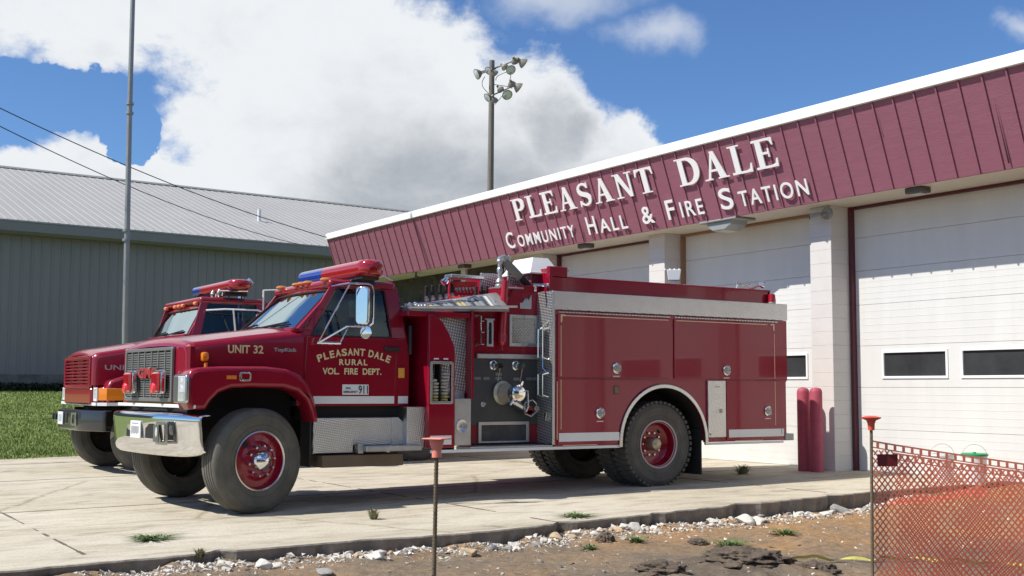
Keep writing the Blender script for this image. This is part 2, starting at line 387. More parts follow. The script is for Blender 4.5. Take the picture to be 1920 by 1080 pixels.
def edge_x(y):
    pts = [(-8, -8.6), (1.5, -8.91), (3.5, -9.02), (5.4, -8.89), (8.1, -9.2), (10.8, -9.45), (13.6, -9.5)]
    for (a, b), (c, d) in zip(pts, pts[1:]):
        if y <= c: x = b+(d-b)*(y-a)/(c-a); break
    else: x = pts[-1][1]
    x += .05*mnoise.noise(Vector((y*1.3, 3.1, 0)))+.035*mnoise.noise(Vector((y*5.1, 7, 0)))+.018*mnoise.noise(Vector((y*17, 1, 0)))
    for c0, dpt, w in ((3.15, .12, .12), (4.4, .05, .2), (6.4, .16, .16), (7.6, .07, .12), (8.9, .12, .25), (9.7, .06, .1), (10.4, .10, .12)):
        x -= dpt*max(0, 1-abs(y-c0)/w)
    return x
def slab():
    b = B(); ys = [-8+i*.05 for i in range(int(21.6/.05)+1)]; prev = None
    bot = []
    for y in ys:
        z = gz(y); x = edge_x(y); xr = x-.012
        cur = [b._v((-60, y, z)), b._v((-22, y, z)), b._v((-14, y, z)), b._v((xr, y, z)), b._v((x, y, z-.012)), b._v((x-.02+.06*mnoise.noise(Vector((y*11, 2, 5)))+.02*mnoise.noise(Vector((y*31, 2, 5))), y, z-.08)), b._v((x-.05, y, z-.30))]
        if prev:
            for i in range(6): b.bm.faces.new((prev[i], cur[i], cur[i+1], prev[i+1]))
        prev = cur
    o = b.done('concrete_driveway', concm, ang=30); o.data.materials.append(concside)
    for p in o.data.polygons:
        if p.center.x > -9.9 and abs(p.normal.z) < .9: p.material_index = 1
    tag(o, kind='structure'); return o
slab()
# control joints across the slab: grooves with dirt in them, built as thin strips
b = B()
for x in (-12.9, -17.1, -20.6):
    b.box(x-.006, x+.006, -8, 13.3, -.2, 0)
o = None
for v in b.bm.verts: v.co.z = gz(v.co.y)+(.0035 if v.co.z > -.1 else -.03)
jm = mat('joint_dirt', (.12, .10, .075), .95, var=.3, vs=20)
tag(b.done('driveway_joints', jm), kind='structure')
b = B()
for y, xa, xb in ((2.2, -21.9, -9.0), (6.35, -21.9, -9.1), (10.6, -21.9, -9.5)):
    n = 60
    for i in range(n):
        if random.random() < .25: continue
        x0 = xa+(xb-xa)*i/n; x1 = xa+(xb-xa)*(i+1)/n; w = .004+random.random()*.012; z = gz(y)
        b.box(x0, x1, y-w, y+w, z-.03, z+.003)
tag(b.done('driveway_cross_joints', jm), kind='structure')

def dirt_mat():
    m = mat('construction_dirt', (.18, .12, .07), .95); t = m.node_tree; bs = t.nodes['Principled BSDF']; L = t.links.new
    tcn = t.nodes.new('ShaderNodeTexCoord')
    def nn(sc, det=8, ro=.65, off=0):
        mp = t.nodes.new('ShaderNodeMapping'); mp.inputs['Location'].default_value = (off, off, 0); L(tcn.outputs['Object'], mp.inputs[0])
        n = t.nodes.new('ShaderNodeTexNoise'); n.inputs['Scale'].default_value = sc; n.inputs['Detail'].default_value = det; n.inputs['Roughness'].default_value = ro
        L(mp.outputs[0], n.inputs['Vector']); return n.outputs['Fac']
    r = t.nodes.new('ShaderNodeValToRGB'); e = r.color_ramp.elements
    e[0].position = .30; e[0].color = (.125, .098, .072, 1); e[1].position = .74; e[1].color = (.38, .225, .10, 1)
    q = e.new(.45); q.color = (.21, .165, .115, 1); q = e.new(.6); q.color = (.28, .19, .11, 1)
    # an orange clay band close to the slab, darker topsoil further out (world coordinates)
    sp = t.nodes.new('ShaderNodeSeparateXYZ'); L(tcn.outputs['Object'], sp.inputs[0])
    mr = t.nodes.new('ShaderNodeMapRange'); mr.inputs[1].default_value = -6.6; mr.inputs[2].default_value = -9.3; mr.inputs[3].default_value = -.10; mr.inputs[4].default_value = .22
    L(sp.outputs[0], mr.inputs[0])
    mr2 = t.nodes.new('ShaderNodeMapRange'); mr2.inputs[1].default_value = 4.2; mr2.inputs[2].default_value = 11; mr2.inputs[3].default_value = -.06; mr2.inputs[4].default_value = .16
    L(sp.outputs[1], mr2.inputs[0])
    a = t.nodes.new('ShaderNodeMath'); a.operation = 'ADD'; L(nn(.9), a.inputs[0]); L(mr.outputs[0], a.inputs[1])
    a2 = t.nodes.new('ShaderNodeMath'); a2.operation = 'ADD'; L(a.outputs[0], a2.inputs[0]); L(mr2.outputs[0], a2.inputs[1])
    L(a2.outputs[0], r.inputs[0])
    r2_ = t.nodes.new('ShaderNodeValToRGB'); e = r2_.color_ramp.elements; e[0].position = .3; e[0].color = (.55, .55, .55, 1); e[1].position = .7; e[1].color = (1.25, 1.22, 1.18, 1)
    L(nn(14, 8, .7, 3), r2_.inputs[0])
    mxn = t.nodes.new('ShaderNodeMix'); mxn.data_type = 'RGBA'; mxn.blend_type = 'MULTIPLY'; mxn.inputs[0].default_value = 1; L(r.outputs[0], mxn.inputs[6]); L(r2_.outputs[0], mxn.inputs[7])
    # pale specks of crushed concrete
    v = t.nodes.new('ShaderNodeTexVoronoi'); v.inputs['Scale'].default_value = 22; L(tcn.outputs['Object'], v.inputs['Vector'])
    r3 = t.nodes.new('ShaderNodeValToRGB'); e = r3.color_ramp.elements; e[0].position = .10; e[0].color = (1, 1, 1, 1); e[1].position = .16; e[1].color = (0, 0, 0, 1); L(v.outputs['Distance'], r3.inputs[0])
    n5 = t.nodes.new('ShaderNodeMath'); n5.operation = 'GREATER_THAN'; n5.inputs[1].default_value = .52; L(nn(2.0, 4, .6, 9), n5.inputs[0])
    m5 = t.nodes.new('ShaderNodeMath'); m5.operation = 'MULTIPLY'; L(r3.outputs[0], m5.inputs[0]); L(n5.outputs[0], m5.inputs[1])
    mx2 = t.nodes.new('ShaderNodeMix'); mx2.data_type = 'RGBA'; L(m5.outputs[0], mx2.inputs[0]); L(mxn.outputs[2], mx2.inputs[6]); mx2.inputs[7].default_value = (.42, .38, .32, 1)
    L(mx2.outputs[2], bs.inputs['Base Color'])
    bp_ = t.nodes.new('ShaderNodeBump'); bp_.inputs['Strength'].default_value = .9; bp_.inputs['Distance'].default_value = .03; L(nn(18, 10, .7, 5), bp_.inputs['Height']); L(bp_.outputs[0], bs.inputs['Normal'])
    return m
dirtm = dirt_mat()
def dz(x, y):
    p = Vector((x, y, 0))
    z = -.115+.035*mnoise.noise(p*.8)+.022*mnoise.noise(p*2.7)+.012*mnoise.noise(p*7)+.006*mnoise.noise(p*19)
    z += .05*max(0, 1-(edge_x(y)+.35-x if False else abs(x-edge_x(y)-.05))/.45)*(.5+mnoise.noise(p*3.3))
    # orange fill heaped in front of the right-hand door
    d = math.hypot((x+7.3)/2.4, (y-12.4)/2.6); z += .42*max(0, 1-d)**.8*(1+.25*mnoise.noise(p*2))
    # dark spoil near the viewer
    for cx, cy, rx, ry, h in ((-6.55, 6.35, .9, .5, .09), (-6.5, 5.55, .45, .4, .05), (-8.2, 4.0, .5, .5, .035), (-7.9, 8.2, 1.0, .4, .03)):
        d = math.hypot((x-cx)/rx, (y-cy)/ry); z += h*max(0, 1-d*d)*(1+.8*mnoise.noise(p*6))
    return z
b = B()
nx, ny = 190, 330
x0, x1, y0, y1 = -10.0, -1.0, -1.0, 15.0
b.grid(lambda u, v: (x0+(x1-x0)*u**1.15, y0+(y1-y0)*v, dz(x0+(x1-x0)*u**1.15, y0+(y1-y0)*v)), nx, ny)
# keep the soil beneath the slab where they meet
for v in b.bm.verts:
    if v.co.x < edge_x(v.co.y)-.04: v.co.z = min(v.co.z, gz(v.co.y)-.2)
tag(b.done('bare_soil', dirtm, ang=180), kind='structure')
farg = mat('far_ground', (.13, .105, .06), .95, col2=(.07, .10, .035), vs=.15)
b = B(); b.faces([(-900, -900, -.42), (900, -900, -.42), (900, 900, -.42), (-900, 900, -.42)], [(0, 1, 2, 3)])
tag(b.done('ground', farg), kind='structure')

grassm = mat('lawn_grass', (.10, .155, .028), .85, col2=(.19, .24, .06), vs=2.0, bump=.9, bs=25)
def gg(x, y):
    t = min(1, max(0, (-22.05-x)/15.0)); z = -.035+gz(4)+.05*min(1, t*30)+1.08*(t**1.15)+.03*mnoise.noise(Vector((x*.4, y*.4, 0)))
    return z-.06*math.exp(-((x+30.2)/.35)**2)
b = B()
b.grid(lambda u, v: ((-22.05-60*u*u if u > 0 else -22.05), -12+60*v, gg(-22.05-60*u*u, -12+60*v)), 120, 60)
tag(b.done('lawn', grassm, ang=180), kind='structure')
random.seed(3); b = B(); cnt = 0
while cnt < 42000:
    x = -22.0-15.5*random.random()**1.1; y = -x*(.135+.16*random.random())
    h = .03+.035*random.random(); w = .006+.006*random.random()-x*.0001; a = random.random()*6.28; z = gg(x, y)-.005
    if x > -22.25: h *= .8
    dx, dy = math.cos(a)*w, math.sin(a)*w; lx, ly = (random.random()-.5)*.07, (random.random()-.5)*.07
    V = [b._v((x-dx, y-dy, z)), b._v((x+dx, y+dy, z)), b._v((x+lx, y+ly, z+h))]; b.bm.faces.new(V); cnt += 1
gbl = mat('grass_blades', (.11, .18, .03), .7, col2=(.26, .31, .08), vs=.8)
tag(b.done('grass_blades', gbl, smooth=False, norm=False), 'short mown grass on the bank left of the driveway', 'grass', kind='stuff')

# ---------------------------------------------------------------- grey metal building beyond the lawn
gwall = mat('grey_metal_siding', (.26, .242, .242), .6, var=.06, vs=1.0, stretch=(1, 1, .2))
groof = mat('grey_metal_roof', (.355, .35, .335), .6, var=.04, vs=.6)
gtrim = mat('grey_trim', (.22, .215, .205), .5, var=.05)
found = mat('rough_foundation', (.15, .145, .13), .9, var=.5, vs=3, bump=.5, bs=10)
hall = thing('metal_building', 'long grey metal building with ribbed walls and a low pitched ribbed roof beyond the lawn', 'building', (-38, 12, 1.0))
A0 = Vector((-37.5, -14, 0)); A1 = Vector((-40.9, 30, 0)); dirv = (A1-A0).normalized(); nrm = Vector((dirv.y, -dirv.x, 0))
if nrm.x < 0: nrm = -nrm
LEN = (A1-A0).length
EZ, WZ = 6.36, 1.62; RIDGE_B, RIDGE_H = 9.5, 3.36
def hp(s, o, z): p = A0+dirv*s+nrm*o; return (p.x, p.y, z)
b = B(); pitch = .3048; n = int(LEN/pitch)
prof = []
for i in range(n):
    s = i*pitch; prof += [(s, 0), (s+.235, 0), (s+.25, .03), (s+.29, .03), (s+.3047, 0)]
V0 = [b._v(hp(s, o, WZ)) for s, o in prof]; V1 = [b._v(hp(s, o, EZ-.22)) for s, o in prof]
for i in range(len(prof)-1): b.bm.faces.new((V0[i], V0[i+1], V1[i+1], V1[i]))
b.done('wall', gwall, hall, ang=20)
b = B(); oh = .55
def rp(s, k, lift): return hp(s, oh-k*(oh+RIDGE_B), EZ+.02+k*RIDGE_H+lift)
prof = []
for i in range(n+1):
    s = i*pitch; prof += [(s, 0), (s+.235, 0), (s+.25, .013), (s+.285, .013), (s+.3, 0)]
V0 = [b._v(rp(s, 0, l)) for s, l in prof]; V1 = [b._v(rp(s, 1, l)) for s, l in prof]
V2 = [b._v(rp(s, 0, -.05)) for s, l in prof]
for i in range(len(prof)-1):
    b.bm.faces.new((V0[i], V0[i+1], V1[i+1], V1[i])); b.bm.faces.new((V2[i], V2[i+1], V0[i+1], V0[i]))
# far slope
q0 = hp(0, oh-(oh+RIDGE_B), EZ+RIDGE_H); q1 = hp(LEN, -RIDGE_B, EZ+RIDGE_H); q2 = hp(LEN, -20, EZ); q3 = hp(0, -20, EZ)
b.faces([q0, q1, q2, q3], [(0, 1, 2, 3)])
roofo = b.done('roof', groof, hall, ang=20)
b = B(); cap = [hp(-.1, -RIDGE_B+.22, EZ+RIDGE_H-.02), hp(-.1, -RIDGE_B, EZ+RIDGE_H+.09), hp(-.1, -RIDGE_B-.25, EZ+RIDGE_H-.02)]
cap2 = [hp(LEN+.1, -RIDGE_B+.22, EZ+RIDGE_H-.02), hp(LEN+.1, -RIDGE_B, EZ+RIDGE_H+.09), hp(LEN+.1, -RIDGE_B-.25, EZ+RIDGE_H-.02)]
b.faces(cap+cap2, [(0, 1, 4, 3), (1, 2, 5, 4)])
m_rc = mat('ridge_cap', (.22, .23, .22), .6); b.done('ridge_cap', m_rc, roofo)
b = B()
b.faces([hp(-.2, oh+.03, EZ-.05), hp(LEN, oh+.03, EZ-.05), hp(LEN, oh+.03, EZ-.32), hp(-.2, oh+.03, EZ-.32), hp(-.2, oh-.1, EZ-.4), hp(LEN, oh-.1, EZ-.4), hp(-.2, 0.05, EZ-.4), hp(LEN, 0.05, EZ-.4)], [(0, 1, 2, 3), (3, 2, 5, 4), (4, 5, 7, 6)])
b.done('eaves_trim', gtrim, hall)
b = B(); b.faces([hp(0, 0, WZ), hp(LEN, 0, WZ), hp(LEN, 0, .5), hp(0, 0, .5), hp(0, -18, WZ), hp(0, -18, EZ), hp(0, 0, EZ), hp(LEN, -18, WZ), hp(LEN, -18, EZ), hp(LEN, 0, EZ)], [(4, 0, 6, 5), (1, 7, 8, 9)])
b.faces([hp(0, .06, WZ+.02), hp(LEN, .06, WZ+.02), hp(LEN, .06, WZ-.30), hp(0, .06, WZ-.30)], [(0, 1, 2, 3)])
b.faces([hp(0, .0, WZ-.3), hp(LEN, .0, WZ-.3), hp(LEN, .0, .4), hp(0, .0, .4)], [(0, 1, 2, 3)])
b.done('foundation', found, hall)
sv = rp(16.6, .33, 0)
P = Vector((-43.0, 16.1, 7.35))
b = B(); b.cyl((P.x, P.y, P.z-.3), (P.x, P.y, P.z+.72), .07); b.done('vent_pipe', whitebx, roofo)
# dark flakes added to fill the dark band along its foot
random.seed(11); b = B()
for i in range(11000):
    s = 14+random.random()*18; o = .15+.8*random.random(); z = .98+.38*random.random()
    p = Vector(hp(s, o, z)); a = Vector((random.gauss(0, 1), random.gauss(0, 1), random.gauss(0, 1))).normalized()*.06; c = Vector((random.gauss(0, 1), random.gauss(0, 1), random.gauss(0, 1))).normalized()*.05
    V = [b._v(p-a), b._v(p+c), b._v(p+a), b._v(p-c)]; b.bm.faces.new(V)
darkgreen = mat('dark_green', (.018, .028, .012), .8, var=.4, vs=4)
tag(b.done('dark_foot_band', darkgreen, smooth=False, norm=False), 'dark band of small flakes along the foot of the grey metal building', 'dark_band', kind='stuff')

# ---------------------------------------------------------------- fire station
maroon = mat('maroon_painted_siding', (.29, .105, .145), .6, var=.07, vs=3, bump=.22, bs=14, stretch=(1, 1, 9))
trimw = mat('white_metal_trim', (.82, .83, .83), .4, var=.02)
soffm = mat('cream_soffit', (.62, .58, .50), .7, var=.04, vs=2)
cmu = mat('painted_concrete_block', (.62, .595, .57), .75, var=.03, vs=4, bump=.25, bs=50)
doorm = mat('white_sectional_door', (.67, .67, .645), .5, var=.045, vs=2.5, stretch=(1.5, 1, .25))
marj = mat('maroon_jamb', (.10, .022, .03), .5, var=.1)
seal = mat('door_seal', (.10, .10, .10), .8)
stonem = mat('dark_fieldstone', (.030, .024, .020), .85, col2=(.085, .07, .055), vs=4, bump=1.0, bs=5)
mortar = mat('stone_mortar', (.14, .13, .11), .9)
lampm = mat('lamp_metal', (.10, .08, .07), .5); galv = mat('grey_lamp_housing', (.32, .33, .32), .5, metal=.3)
glow = mat('lamp_lens', (.55, .54, .50), .3)
st = thing('fire_station', 'fire station with maroon batten fascia, white lettering and three tall white overhead doors', 'building', (-16, 14, 0))
YF0, ZF0, YF1, ZF1 = 12.75, 3.94, 12.36, 5.07     # fascia bottom and top
XL, XR = -28.05, -3.2
def fy(z): return YF0+(YF1-YF0)*(z-ZF0)/(ZF1-ZF0)
b = B()
b.faces([(XL, YF0, ZF0), (XR, YF0, ZF0), (XR, YF1, ZF1), (XL, YF1, ZF1), (XL, YF0+.04, ZF0), (XR, YF0+.04, ZF0), (XR, YF1+.04, ZF1), (XL, YF1+.04, ZF1)],
        [(0, 1, 2, 3), (0, 1, 5, 4), (4, 5, 6, 7), (0, 4, 7, 3), (1, 5, 6, 2)])
x = XL+.02; k = 0
while x < XR:
    w = .011
    for e in (0,):
        zs = (ZF0-.004, ZF1-.01)
        b.faces([(x-w, fy(zs[0])-.022, zs[0]), (x+w, fy(zs[0])-.022, zs[0]), (x+w, fy(zs[1])-.022, zs[1]), (x-w, fy(zs[1])-.022, zs[1]),
                 (x-w, fy(zs[0])+.01, zs[0]), (x+w, fy(zs[0])+.01, zs[0]), (x+w, fy(zs[1])+.01, zs[1]), (x-w, fy(zs[1])+.01, zs[1])],
                [(0, 1, 2, 3), (0, 4, 7, 3), (1, 5, 6, 2), (0, 1, 5, 4)])
    x += .333
b.faces([(XL, YF0, ZF0), (XL, YF1, ZF1), (XL, 22, ZF1), (XL, 22, ZF0)], [(0, 1, 2, 3)])
b.done('fascia', maroon, st, ang=20)
# dark splits in the siding
sd = mat('dark_split', (.03, .01, .012), .9); b = B()
for x, za, zb, w in ((-8.62, 4.0, 4.78, .012), (-17.33, 4.0, 4.30, .014), (-10.35, 4.65, 4.95, .006)):
    b.faces([(x-w, fy(za)-.025, za), (x+w, fy(za)-.025, za), (x+.003, fy(zb)-.025, zb)], [(0, 1, 2)])
b.done('siding_split', sd, st)
b = B(); b.box(XL-.03, XR, YF1-.045, YF1+.5, ZF1, ZF1+.155, bev=.008); b.box(XL-.03, XL+.5, YF1+.45, 22, ZF1, ZF1+.155)
b.done('roof_trim', trimw, st)
b = B(); b.faces([(XL, YF1, ZF1+.13), (XR, YF1, ZF1+.13), (XR, 26, ZF1+.16), (XL, 26, ZF1+.16)], [(0, 1, 2, 3)]); b.done('roof', gtrim, st)
b = B(); b.box(XL, XR, YF0+.03, 13.62, ZF0+.004, ZF0+.03); b.done('soffit', soffm, st)
def pillar(x0, x1):
    b = B(); z = -.1
    while z < ZF0-.01:
        z1 = min(z+.2, ZF0+.002); b.box(x0, x1, 13.16, 13.75, z+.0005, z1-.0005, bev=.0035); z = z1
    b.done('pillar', cmu, st, ang=25)
for x0, x1 in ((-12.27, -11.86), (-16.02, -15.6), (-19.78, -19.36), (-8.5, -8.08), (-4.83, -4.4)): pillar(x0, x1)
DY = 13.6
def gdoor(x0, x1, lights, jambmat):
    d = B(); seams = [.09, .69, 1.29, 1.89, 2.49, 2.99, 3.48, 3.94]
    for i, (za, zb) in enumerate(zip(seams, seams[1:])):
        if i == 2:                                  # the section with the windows
            outl = [rect(x0, x1, za+.002, zb-.002)]+[rect(a, c, 1.45, 1.78) for a, c in lights]
            d.plate(outl, .04, ony(DY+.02), bev=.003, res=1)
        else:
            d.box(x0, x1, DY, DY+.04, za+.002, zb-.002, bev=.002)
            for q in range(1, 6):                   # shallow ribs pressed in the steel
                zz = za+(zb-za)*q/6; d.box(x0, x1, DY-.0018, DY+.003, zz-.004, zz+.004)
    do = d.done('overhead_door', doorm, st, ang=25)
    simple('backing', [(x0, x1, DY+.045, DY+.06, .08, 1.28), (x0, x1, DY+.045, DY+.06, 1.9, 3.95)], doorm, do, 0)
    for a, c in lights:
        f = B(); f.plate([rect(a-.035, c+.035, 1.415, 1.815), rect(a, c, 1.45, 1.78)], .02, ony(DY-.006), bev=.003, res=1)
        w = f.done('window', trimw, do)
        simple('pane', [(a-.01, c+.01, DY+.012, DY+.018, 1.44, 1.79)], doorglass, w, 0)
    f = B(); f.box(x0, x1, DY-.004, DY+.03, .05, .088); f.done('bottom_seal', seal, do)
    simple('door_jamb', [(x0-.05, x0, 13.52, 13.62, .05, 3.94), (x1, x1+.03, 13.54, 13.62, .05, 3.94), (x0, x1, 13.54, 13.62, 3.90, 3.938)], jambmat, do, .002)
gdoor(-11.80, -8.52, [(-11.31, -10.27), (-10.0, -8.96)], marj)
gdoor(-8.03, -4.88, [(-7.92, -6.89), (-6.53, -5.40)], marj)
gdoor(-15.55, -12.30, [(-15.1, -14.06), (-13.80, -12.79)], mat('tan_jamb', (.30, .17, .09), .6))
gdoor(-19.31, -16.05, [(-18.8, -17.8), (-17.5, -16.5)], marj)
# room behind the doors
inter = mat('dim_interior', (.10, .10, .095), .9)
b = B(); b.box(-27.6, -3.6, 13.9, 25.5, .02, 3.92); b.done('interior_wall', inter, st)
b = B(); b.tube([(-9.62, 13.75, 1.52), (-9.66, 13.74, 1.66), (-9.64, 13.76, 1.74)], .012); b.done('door_cord', whitebx, st)
# stone facing at the left end, in two bays with a pale strip between
random.seed(21); b = B()
for (xa, xb) in ((-27.6, -23.05), (-22.85, -19.8)):
    b.box(xa, xb, 13.5, 13.6, -.1, ZF0)
    for i in range(int((xb-xa)*70)):
        x = xa+.12+random.random()*(xb-xa-.24); z = .1+random.random()*3.75; r = .08+.12*random.random()
        b.ball((x, 13.5, z), r, (1.0, .35, .75), 4)
for v in b.bm.verts:
    if v.co.y < 13.49: v.co += Vector((mnoise.noise(v.co*9), mnoise.noise(v.co*9+Vector((3, 0, 0)))*.6, mnoise.noise(v.co*9+Vector((0, 5, 0)))))*.03
b.done('stone_wall', stonem, st, ang=40)
b = B(); b.box(-23.05, -22.85, 13.44, 13.6, -.1, ZF0); b.box(-27.9, -27.6, 13.4, 22, -.1, ZF0); b.box(-27.9, -3.3, 25.4, 25.7, 0, 5); b.box(-4.4, -3.3, 13.5, 13.7, -.1, ZF0)
b.done('wall', soffm, st)
# fittings under the soffit
def soffit_lamp(x, y=12.95):
    b = B(); b.box(x-.14, x+.14, y-.1, y+.1, ZF0-.075, ZF0, bev=.012); o = b.done('soffit_lamp', lampm, st)
    simple('lens', [(x-.09, x+.09, y-.06, y+.06, ZF0-.095, ZF0-.074)], glow, o, .006)
for x in (-10.15, -17.6, -22.05): soffit_lamp(x)
b = B(); x, y = -13.82, 12.98
b.box(x-.42, x+.42, y-.24, y+.20, ZF0-.035, ZF0-.002, bev=.008)
b.plate([[(x-.30, ZF0-.03), (x+.30, ZF0-.03), (x+.26, ZF0-.10), (x+.12, ZF0-.17), (x-.16, ZF0-.17), (x-.27, ZF0-.10)]], .34, ony(y-.02), bev=.012)
fl = b.done('flood_light', galv, st)
simple('lens', [(x-.14, x+.10, y-.17, y+.13, ZF0-.178, ZF0-.168)], glow, fl, .003)
b = B(); cx, cy, cz = -11.93, 13.04, 3.80
b.cyl((cx, cy, cz), (cx-.11, cy-.12, cz-.03), .045, .055); b.cyl((cx+.02, 13.16, cz+.03), (cx, cy, cz), .035); b.cyl((cx+.02, 13.17, cz+.03), (cx+.02, 13.12, cz+.03), .09)
sc = b.done('security_camera', galv, st)
b = B(); b.cyl((cx-.108, cy-.118, cz-.029), (cx-.114, cy-.125, cz-.03), .034); b.done('lens', blackp, sc)
b = B(); b.cyl((-24.2, 12.9, ZF0), (-24.2, 12.9, ZF0-.07), .02); b.lathe([(0, -.02), (.10, -.02), (.10, 0), (.02, .03), (0, .03)], (-24.2, 12.9, ZF0-.10), (0, 0, 1), 16)
b.done('pendant_lamp', lampm, st)

# lettering: heavy serif capitals built from strokes, lighter capitals from the built-in face
def ribbon(pts, ws):
    L_, R_ = [], []
    for i, p in enumerate(pts):
        a = Vector(pts[max(i-1, 0)]); c = Vector(pts[min(i+1, len(pts)-1)]); d = (c-a).normalized(); n_ = Vector((-d.y, d.x))*ws[i]/2
        L_.append((p[0]+n_.x, p[1]+n_.y)); R_.append((p[0]-n_.x, p[1]-n_.y))
    return L_+R_[::-1]
S_, T_, F_ = .19, .08, .05
def gl(ch):
    if ch == 'P': return .74, [rect(.11, .30, 0, 1), rect(0, .42, 0, F_), rect(0, .2, 1-F_, 1), ribbon([(.28, .955)]+arc(.40, .715, .24, 85, -85, 12, .24)+[(.28, .475)], [.09]+[.09+.12*math.sin(math.pi*i/12) for i in range(13)]+[.09])]
    if ch == 'L': return .74, [rect(.11, .30, 0, 1), rect(0, .42, 1-F_, 1), rect(0, .66, 0, T_), [(.60, 0), (.72, 0), (.74, .30), (.69, .30), (.64, .12), (.54, .085)]]
    if ch == 'E': return .76, [rect(.11, .30, 0, 1), rect(0, .68, 0, T_), rect(0, .64, 1-T_, 1), rect(.25, .52, .47, .47+T_), [(.60, 0), (.74, 0), (.76, .28), (.71, .28), (.66, .12), (.55, .085)], [(.56, 1), (.70, 1), (.70, .74), (.66, .74), (.61, .88), (.52, .915)], rect(.48, .53, .36, .66)]
    if ch == 'A': return .92, [[(.12, 0), (.20, 0), (.50, 1), (.41, 1)], [(.58, 0), (.82, 0), (.52, 1), (.37, 1)], rect(.25, .66, .28, .28+T_), rect(0, .30, 0, F_), rect(.50, .92, 0, F_)]
    if ch == 'N': return .88, [rect(.12, .21, 0, 1), rect(.67, .76, 0, 1), [(.06, 1), (.28, 1), (.76, 0), (.62, 0)], rect(0, .33, 0, F_), rect(.56, .88, 1-F_, 1), rect(0, .2, 1-F_, 1)]
    if ch == 'T': return .80, [rect(.295, .505, 0, 1), rect(.17, .63, 0, F_), rect(.03, .77, 1-T_, 1), [(0, .70), (.05, .70), (.10, .87), (.2, .915), (.2, 1), (.02, 1)], [(.80, .70), (.75, .70), (.70, .87), (.6, .915), (.6, 1), (.78, 1)]]
    if ch == 'D': return .90, [rect(.11, .30, 0, 1), rect(0, .30, 0, F_), rect(0, .3, 1-F_, 1), ribbon([(.28, .955)]+arc(.40, .5, .38, 86, -86, 16, .455)+[(.28, .045)], [.09]+[.09+.13*math.sin(math.pi*i/16) for i in range(17)]+[.09])]
    if ch == 'S':
        pts = arc(.34, .735, .22, 25, 235, 10, .215)+arc(.36, .265, .23, 60, -155, 10, .215); n_ = len(pts)
        ws = [.08+.13*math.exp(-((i-n_/2)/4.2)**2)+.03*math.exp(-((i-1)/2)**2) for i in range(n_)]
        return .70, [ribbon(pts, ws), [(.50, .76), (.60, .74), (.60, 1.0), (.56, 1.0)], [(.20, .24), (.08, .26), (.07, 0), (.11, 0)]]
def serif_word(word, x0, x1, z0, z1, name):
    b = B(); tot = sum(gl(c)[0] for c in word)+.13*(len(word)-1); sx = (x1-x0)/tot; u = 0; hh = z1-z0; k = 0
    for c in word:
        w, ps = gl(c)
        for p in ps:
            k += 1; e = .0007*(k % 9)
            b.plate([[(x0+(u+q[0])*sx, z0+q[1]*hh) for q in p]], .018+e, lambda a, v, ww: (a, fy(v)-.034+ww, v))
        u += w+.13
    o = b.done(name, signw, st, ang=30); return o
signw = mat('sign_white', (.93, .93, .92), .5)
serif_word('PLEASANT', -19.32, -15.00, 4.535, 4.94, 'sign_lettering')
serif_word('DALE', -14.42, -12.22, 4.52, 4.94, 'sign_lettering')
def sans(big, small, xs, z0, zb, zs):      # a tall first capital followed by smaller capitals
    b = B(); f = lambda a, v, ww: (a, fy(v)-.034+ww, v)
    b.text(big, (xs[0], xs[1], z0, zb), f, .018, .008)
    if small: b.text(small, (xs[2], xs[3], z0, zs), f, .018, .008, 1.25)
    b.done('sign_lettering', signw, st, ang=30)
sans('C', 'OMMUNITY', (-19.84, -19.56, -19.44, -17.53), 4.05, 4.36, 4.27)
sans('H', 'ALL', (-17.12, -16.86, -16.76, -15.98), 4.04, 4.35, 4.27)
sans('&', '', (-15.56, -15.26), 4.05, 4.33, 4.3)
sans('F', 'IRE', (-14.90, -14.70, -14.56, -14.02), 4.05, 4.36, 4.29)
sans('S', 'TATION', (-13.62, -13.34, -13.20, -11.80), 4.05, 4.37, 4.28)

# ---------------------------------------------------------------- bollards
bolm = mat('faded_maroon_bollard_paint', (.40, .07, .11), .6, var=.12, vs=9, bump=.2, bs=30)
def bollard(x, y, lab):
    z = gz(y); b = B(); b.lathe([(.090, -.1), (.090, 1.14), (.084, 1.165), (.068, 1.19), (.04, 1.2), (0, 1.207)], (x, y, z), (0, 0, 1), 28)
    o = b.done('bollard', bolm); tag(o, lab, 'bollard', 'bollards before the block pillar')
bollard(-12.19, 12.88, 'maroon steel bollard before the block pillar, the one nearer the fire engine')
bollard(-11.945, 12.88, 'maroon steel bollard before the block pillar, the one further from the fire engine')

# ---------------------------------------------------------------- poles and wires
polem = mat('weathered_timber_pole', (.20, .175, .145), .9, var=.25, vs=4, bump=.4, bs=15, stretch=(1, 1, .15))
lamphs = mat('weathered_lamp_head', (.23, .21, .17), .6, var=.2)
lp = thing('light_pole', 'tall timber pole carrying a cluster of round sports floodlights behind the station roof', 'light pole', (-48.7, 30, -.4))
b = B(); b.tube([(-48.72, 30, -.4), (-48.69, 30, 8), (-48.56, 30, 17.4)], [.19, .17, .13], 12); b.done('pole', polem, lp)
def flamp(dx, z, ax, s=1.0):
    c = Vector((-48.56, 30, z))+Vector((.54, .84, 0))*dx; a = Vector(ax).normalized()
    b = B(); b.lathe([(0, -.30*s), (.10*s, -.29*s), (.20*s, -.20*s), (.30*s, -.06*s), (.34*s, .04*s), (.345*s, .07*s), (0, .05*s)], c, a, 20)
    b.cyl(c-a*.28*s, c-a*.5*s, .10*s); o = b.done('floodlight', lamphs, lp)
    b = B(); b.lathe([(.31*s, .06*s), (.2*s, .10*s), (0, .12*s)], c, a, 18); b.done('lens', lens, o)
fr_ = Vector((.84, -.54, 0)); ri_ = Vector((.54, .84, 0))
DN = Vector((0, 0, -1))
